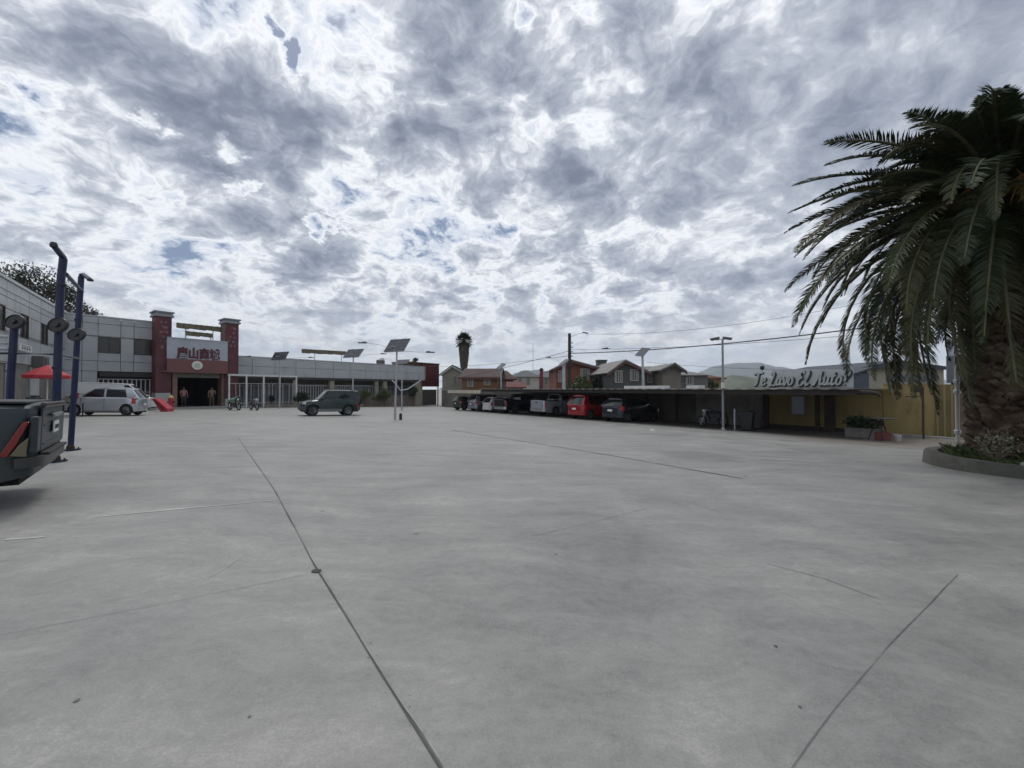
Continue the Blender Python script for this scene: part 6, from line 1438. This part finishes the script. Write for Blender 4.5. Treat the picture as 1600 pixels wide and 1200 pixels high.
# people in the entrance
M_skin = mat('skin', (.30, .17, .12), .6)
def skinned(name, verts, edges, radii, m, parent, root=0, sub=1):
    me = bpy.data.meshes.new(name); me.from_pydata(verts, edges, []); o = bpy.data.objects.new(name, me); COL.objects.link(o)
    s = o.modifiers.new('skin', 'SKIN'); ss = o.modifiers.new('sub', 'SUBSURF'); ss.levels = sub; ss.render_levels = sub
    for i, r_ in enumerate(radii): v = me.skin_vertices[0].data[i]; v.radius = r_ if isinstance(r_, tuple) else (r_, r_); v.use_root = (i == root)
    bpy.context.view_layer.update(); nm = bpy.data.meshes.new_from_object(o.evaluated_get(bpy.context.evaluated_depsgraph_get()))
    bpy.data.objects.remove(o); nm.name = name; nm.materials.clear(); nm.materials.append(m); nm.shade_smooth()
    o = bpy.data.objects.new(name, nm); COL.objects.link(o); o.parent = parent; return o
def person(label, pos, rz, h, shirt, trousers, pose='stand'):
    t = thing('person', label, 'person', pos, rz, 'people in the market entrance'); k = h/1.75
    V = [(0,0,.95),(0,0,1.15),(0,0,1.38),(0,0,1.50),(0,-.01,1.58),(0,-.015,1.67),(0,-.01,1.73)]; E = [(i, i+1) for i in range(6)]; Rr = [(.14,.10),(.13,.095),(.15,.10),(.055,.055),(.07,.08),(.078,.095),(.05,.06)]
    def add(p, q, r_): V.append(p); E.append((q, len(V)-1)); Rr.append(r_); return len(V)-1
    hands = []
    for sg in (-1, 1):
        a = add((sg*.10, 0, .88), 0, .095); a = add((sg*.11, -.02, .50), a, .062); a = add((sg*.12, .0, .10), a, .042); a = add((sg*.13, -.05, .04), a, .040); add((sg*.14, -.17, .03), a, .030)
        a = add((sg*.20, 0, 1.42), 2, .055); a = add((sg*.27, .02, 1.14), a, .043)
        wv = (sg*.24, -.13, .95) if pose == 'stand' or sg < 0 else (sg*.10, -.24, 1.18)
        a = add(wv, a, .030); b = add((wv[0], wv[1]-.05, wv[2]-.06), a, .034)
        for f in range(4): c = add((wv[0]+(f-1.5)*.018, wv[1]-.08, wv[2]-.12), b, .010); add((wv[0]+(f-1.5)*.019, wv[1]-.075-.01*(f % 2), wv[2]-.165+.008*abs(f-1.5)), c, .008)
        c = add((wv[0]-sg*.035, wv[1]-.07, wv[2]-.08), b, .011); add((wv[0]-sg*.045, wv[1]-.08, wv[2]-.115), c, .009)
    sc_ = lambda L: [(x*k, y*k, z*k) for x, y, z in L]
    kr = lambda r_: tuple(x*k for x in r_) if isinstance(r_, tuple) else r_*k
    body = skinned('body', sc_(V), E, [kr(r_) for r_ in Rr], M_skin, t)
    skinned('shirt', sc_([(0,0,.93),(0,0,1.15),(0,0,1.38),(0,0,1.47),(-.20,0,1.42),(-.265,.02,1.18),(.20,0,1.42),(.265,.02,1.18)]), [(0,1),(1,2),(2,3),(2,4),(4,5),(2,6),(6,7)], [kr(r_) for r_ in [(.165,.125),(.15,.115),(.17,.12),(.075,.07),.075,.062,.075,.062]], shirt, t)
    skinned('trousers', sc_([(0,0,.97),(-.10,0,.88),(-.11,-.02,.50),(-.12,0,.10),(.10,0,.88),(.11,-.02,.50),(.12,0,.10)]), [(0,1),(1,2),(2,3),(0,4),(4,5),(5,6)], [kr(r_) for r_ in [(.15,.115),.115,.080,.062,.115,.080,.062]], trousers, t)
    mb = MB(); mb.lathe([(.02, 1.795), (.07, 1.78), (.098, 1.72), (.10, 1.66), (.085, 1.60)], 14, (0, .022, 0)); mb.v = [(x*k*.92, y*k*1.05, z*k) for x, y, z in mb.v]; mb.build('hair', mat('hair_dark', (.015, .012, .010), .6), t, smooth=True)
    for nm, pts_ in (('eye', [(-.03, -.098, 1.675), (.03, -.098, 1.675)]),):
        for e in pts_: m_ = MB(); m_.lathe([(.004, -.01), (.010, 0), (.004, .008)], 8, (e[0]*k, e[1]*k, e[2]*k), 'y'); m_.build(nm, M_black, t)
    m_ = MB(); m_.add([(-.012*k, -.095*k, 1.635*k), (.012*k, -.095*k, 1.635*k), (0, -.122*k, 1.64*k), (0, -.097*k, 1.68*k)], [(0,2,3),(2,1,3),(0,1,2),(1,0,3)]); m_.build('nose', M_skin, t)
    return t
off_p = -.6
for (px, h_, sh_, tr_, lb, po, rz) in ((287, 1.72, mat('shirt_pink', (.40, .20, .21), .8, var=.1, scale=5), mat('trousers_dark', (.04, .035, .045), .8), 'person in a pink shirt and dark trousers standing at the left of the doorway', 'stand', R(60)),
                                  (331, 1.78, mat('shirt_tan', (.26, .20, .13), .8, var=.2, scale=5), mat('trousers_brown', (.12, .09, .06), .8), 'person in a tan top standing at the right side of the market doorway', 'hold', R(30))):
    s_, _ = FA.hit(px, 620, off_p); q = FA.w(s_, off_p); q.z = FA.g((dl+dr)/2, off)+.10 if False else gz(q.x, q.y)+.12
    person(lb, q, rz, h_, sh_, tr_, po)
# ================================================================ the air: far hills fade to blue
hm = bpy.data.materials.new('haze_air'); hm.use_nodes = True; nt_ = hm.node_tree
for n_ in list(nt_.nodes): nt_.nodes.remove(n_)
pv = nt_.nodes.new('ShaderNodeVolumePrincipled'); pv.inputs['Color'].default_value = (.70, .79, .92, 1); pv.inputs['Density'].default_value = .00020; pv.inputs['Anisotropy'].default_value = 0.0
oo = nt_.nodes.new('ShaderNodeOutputMaterial'); nt_.links.new(pv.outputs[0], oo.inputs['Volume'])
hb = MB().box(-3800, 3800, -3800, 3800, -4.8, 330).build('haze', hm); tag(hb, kind='stuff', label='thin blue air haze over the whole place')
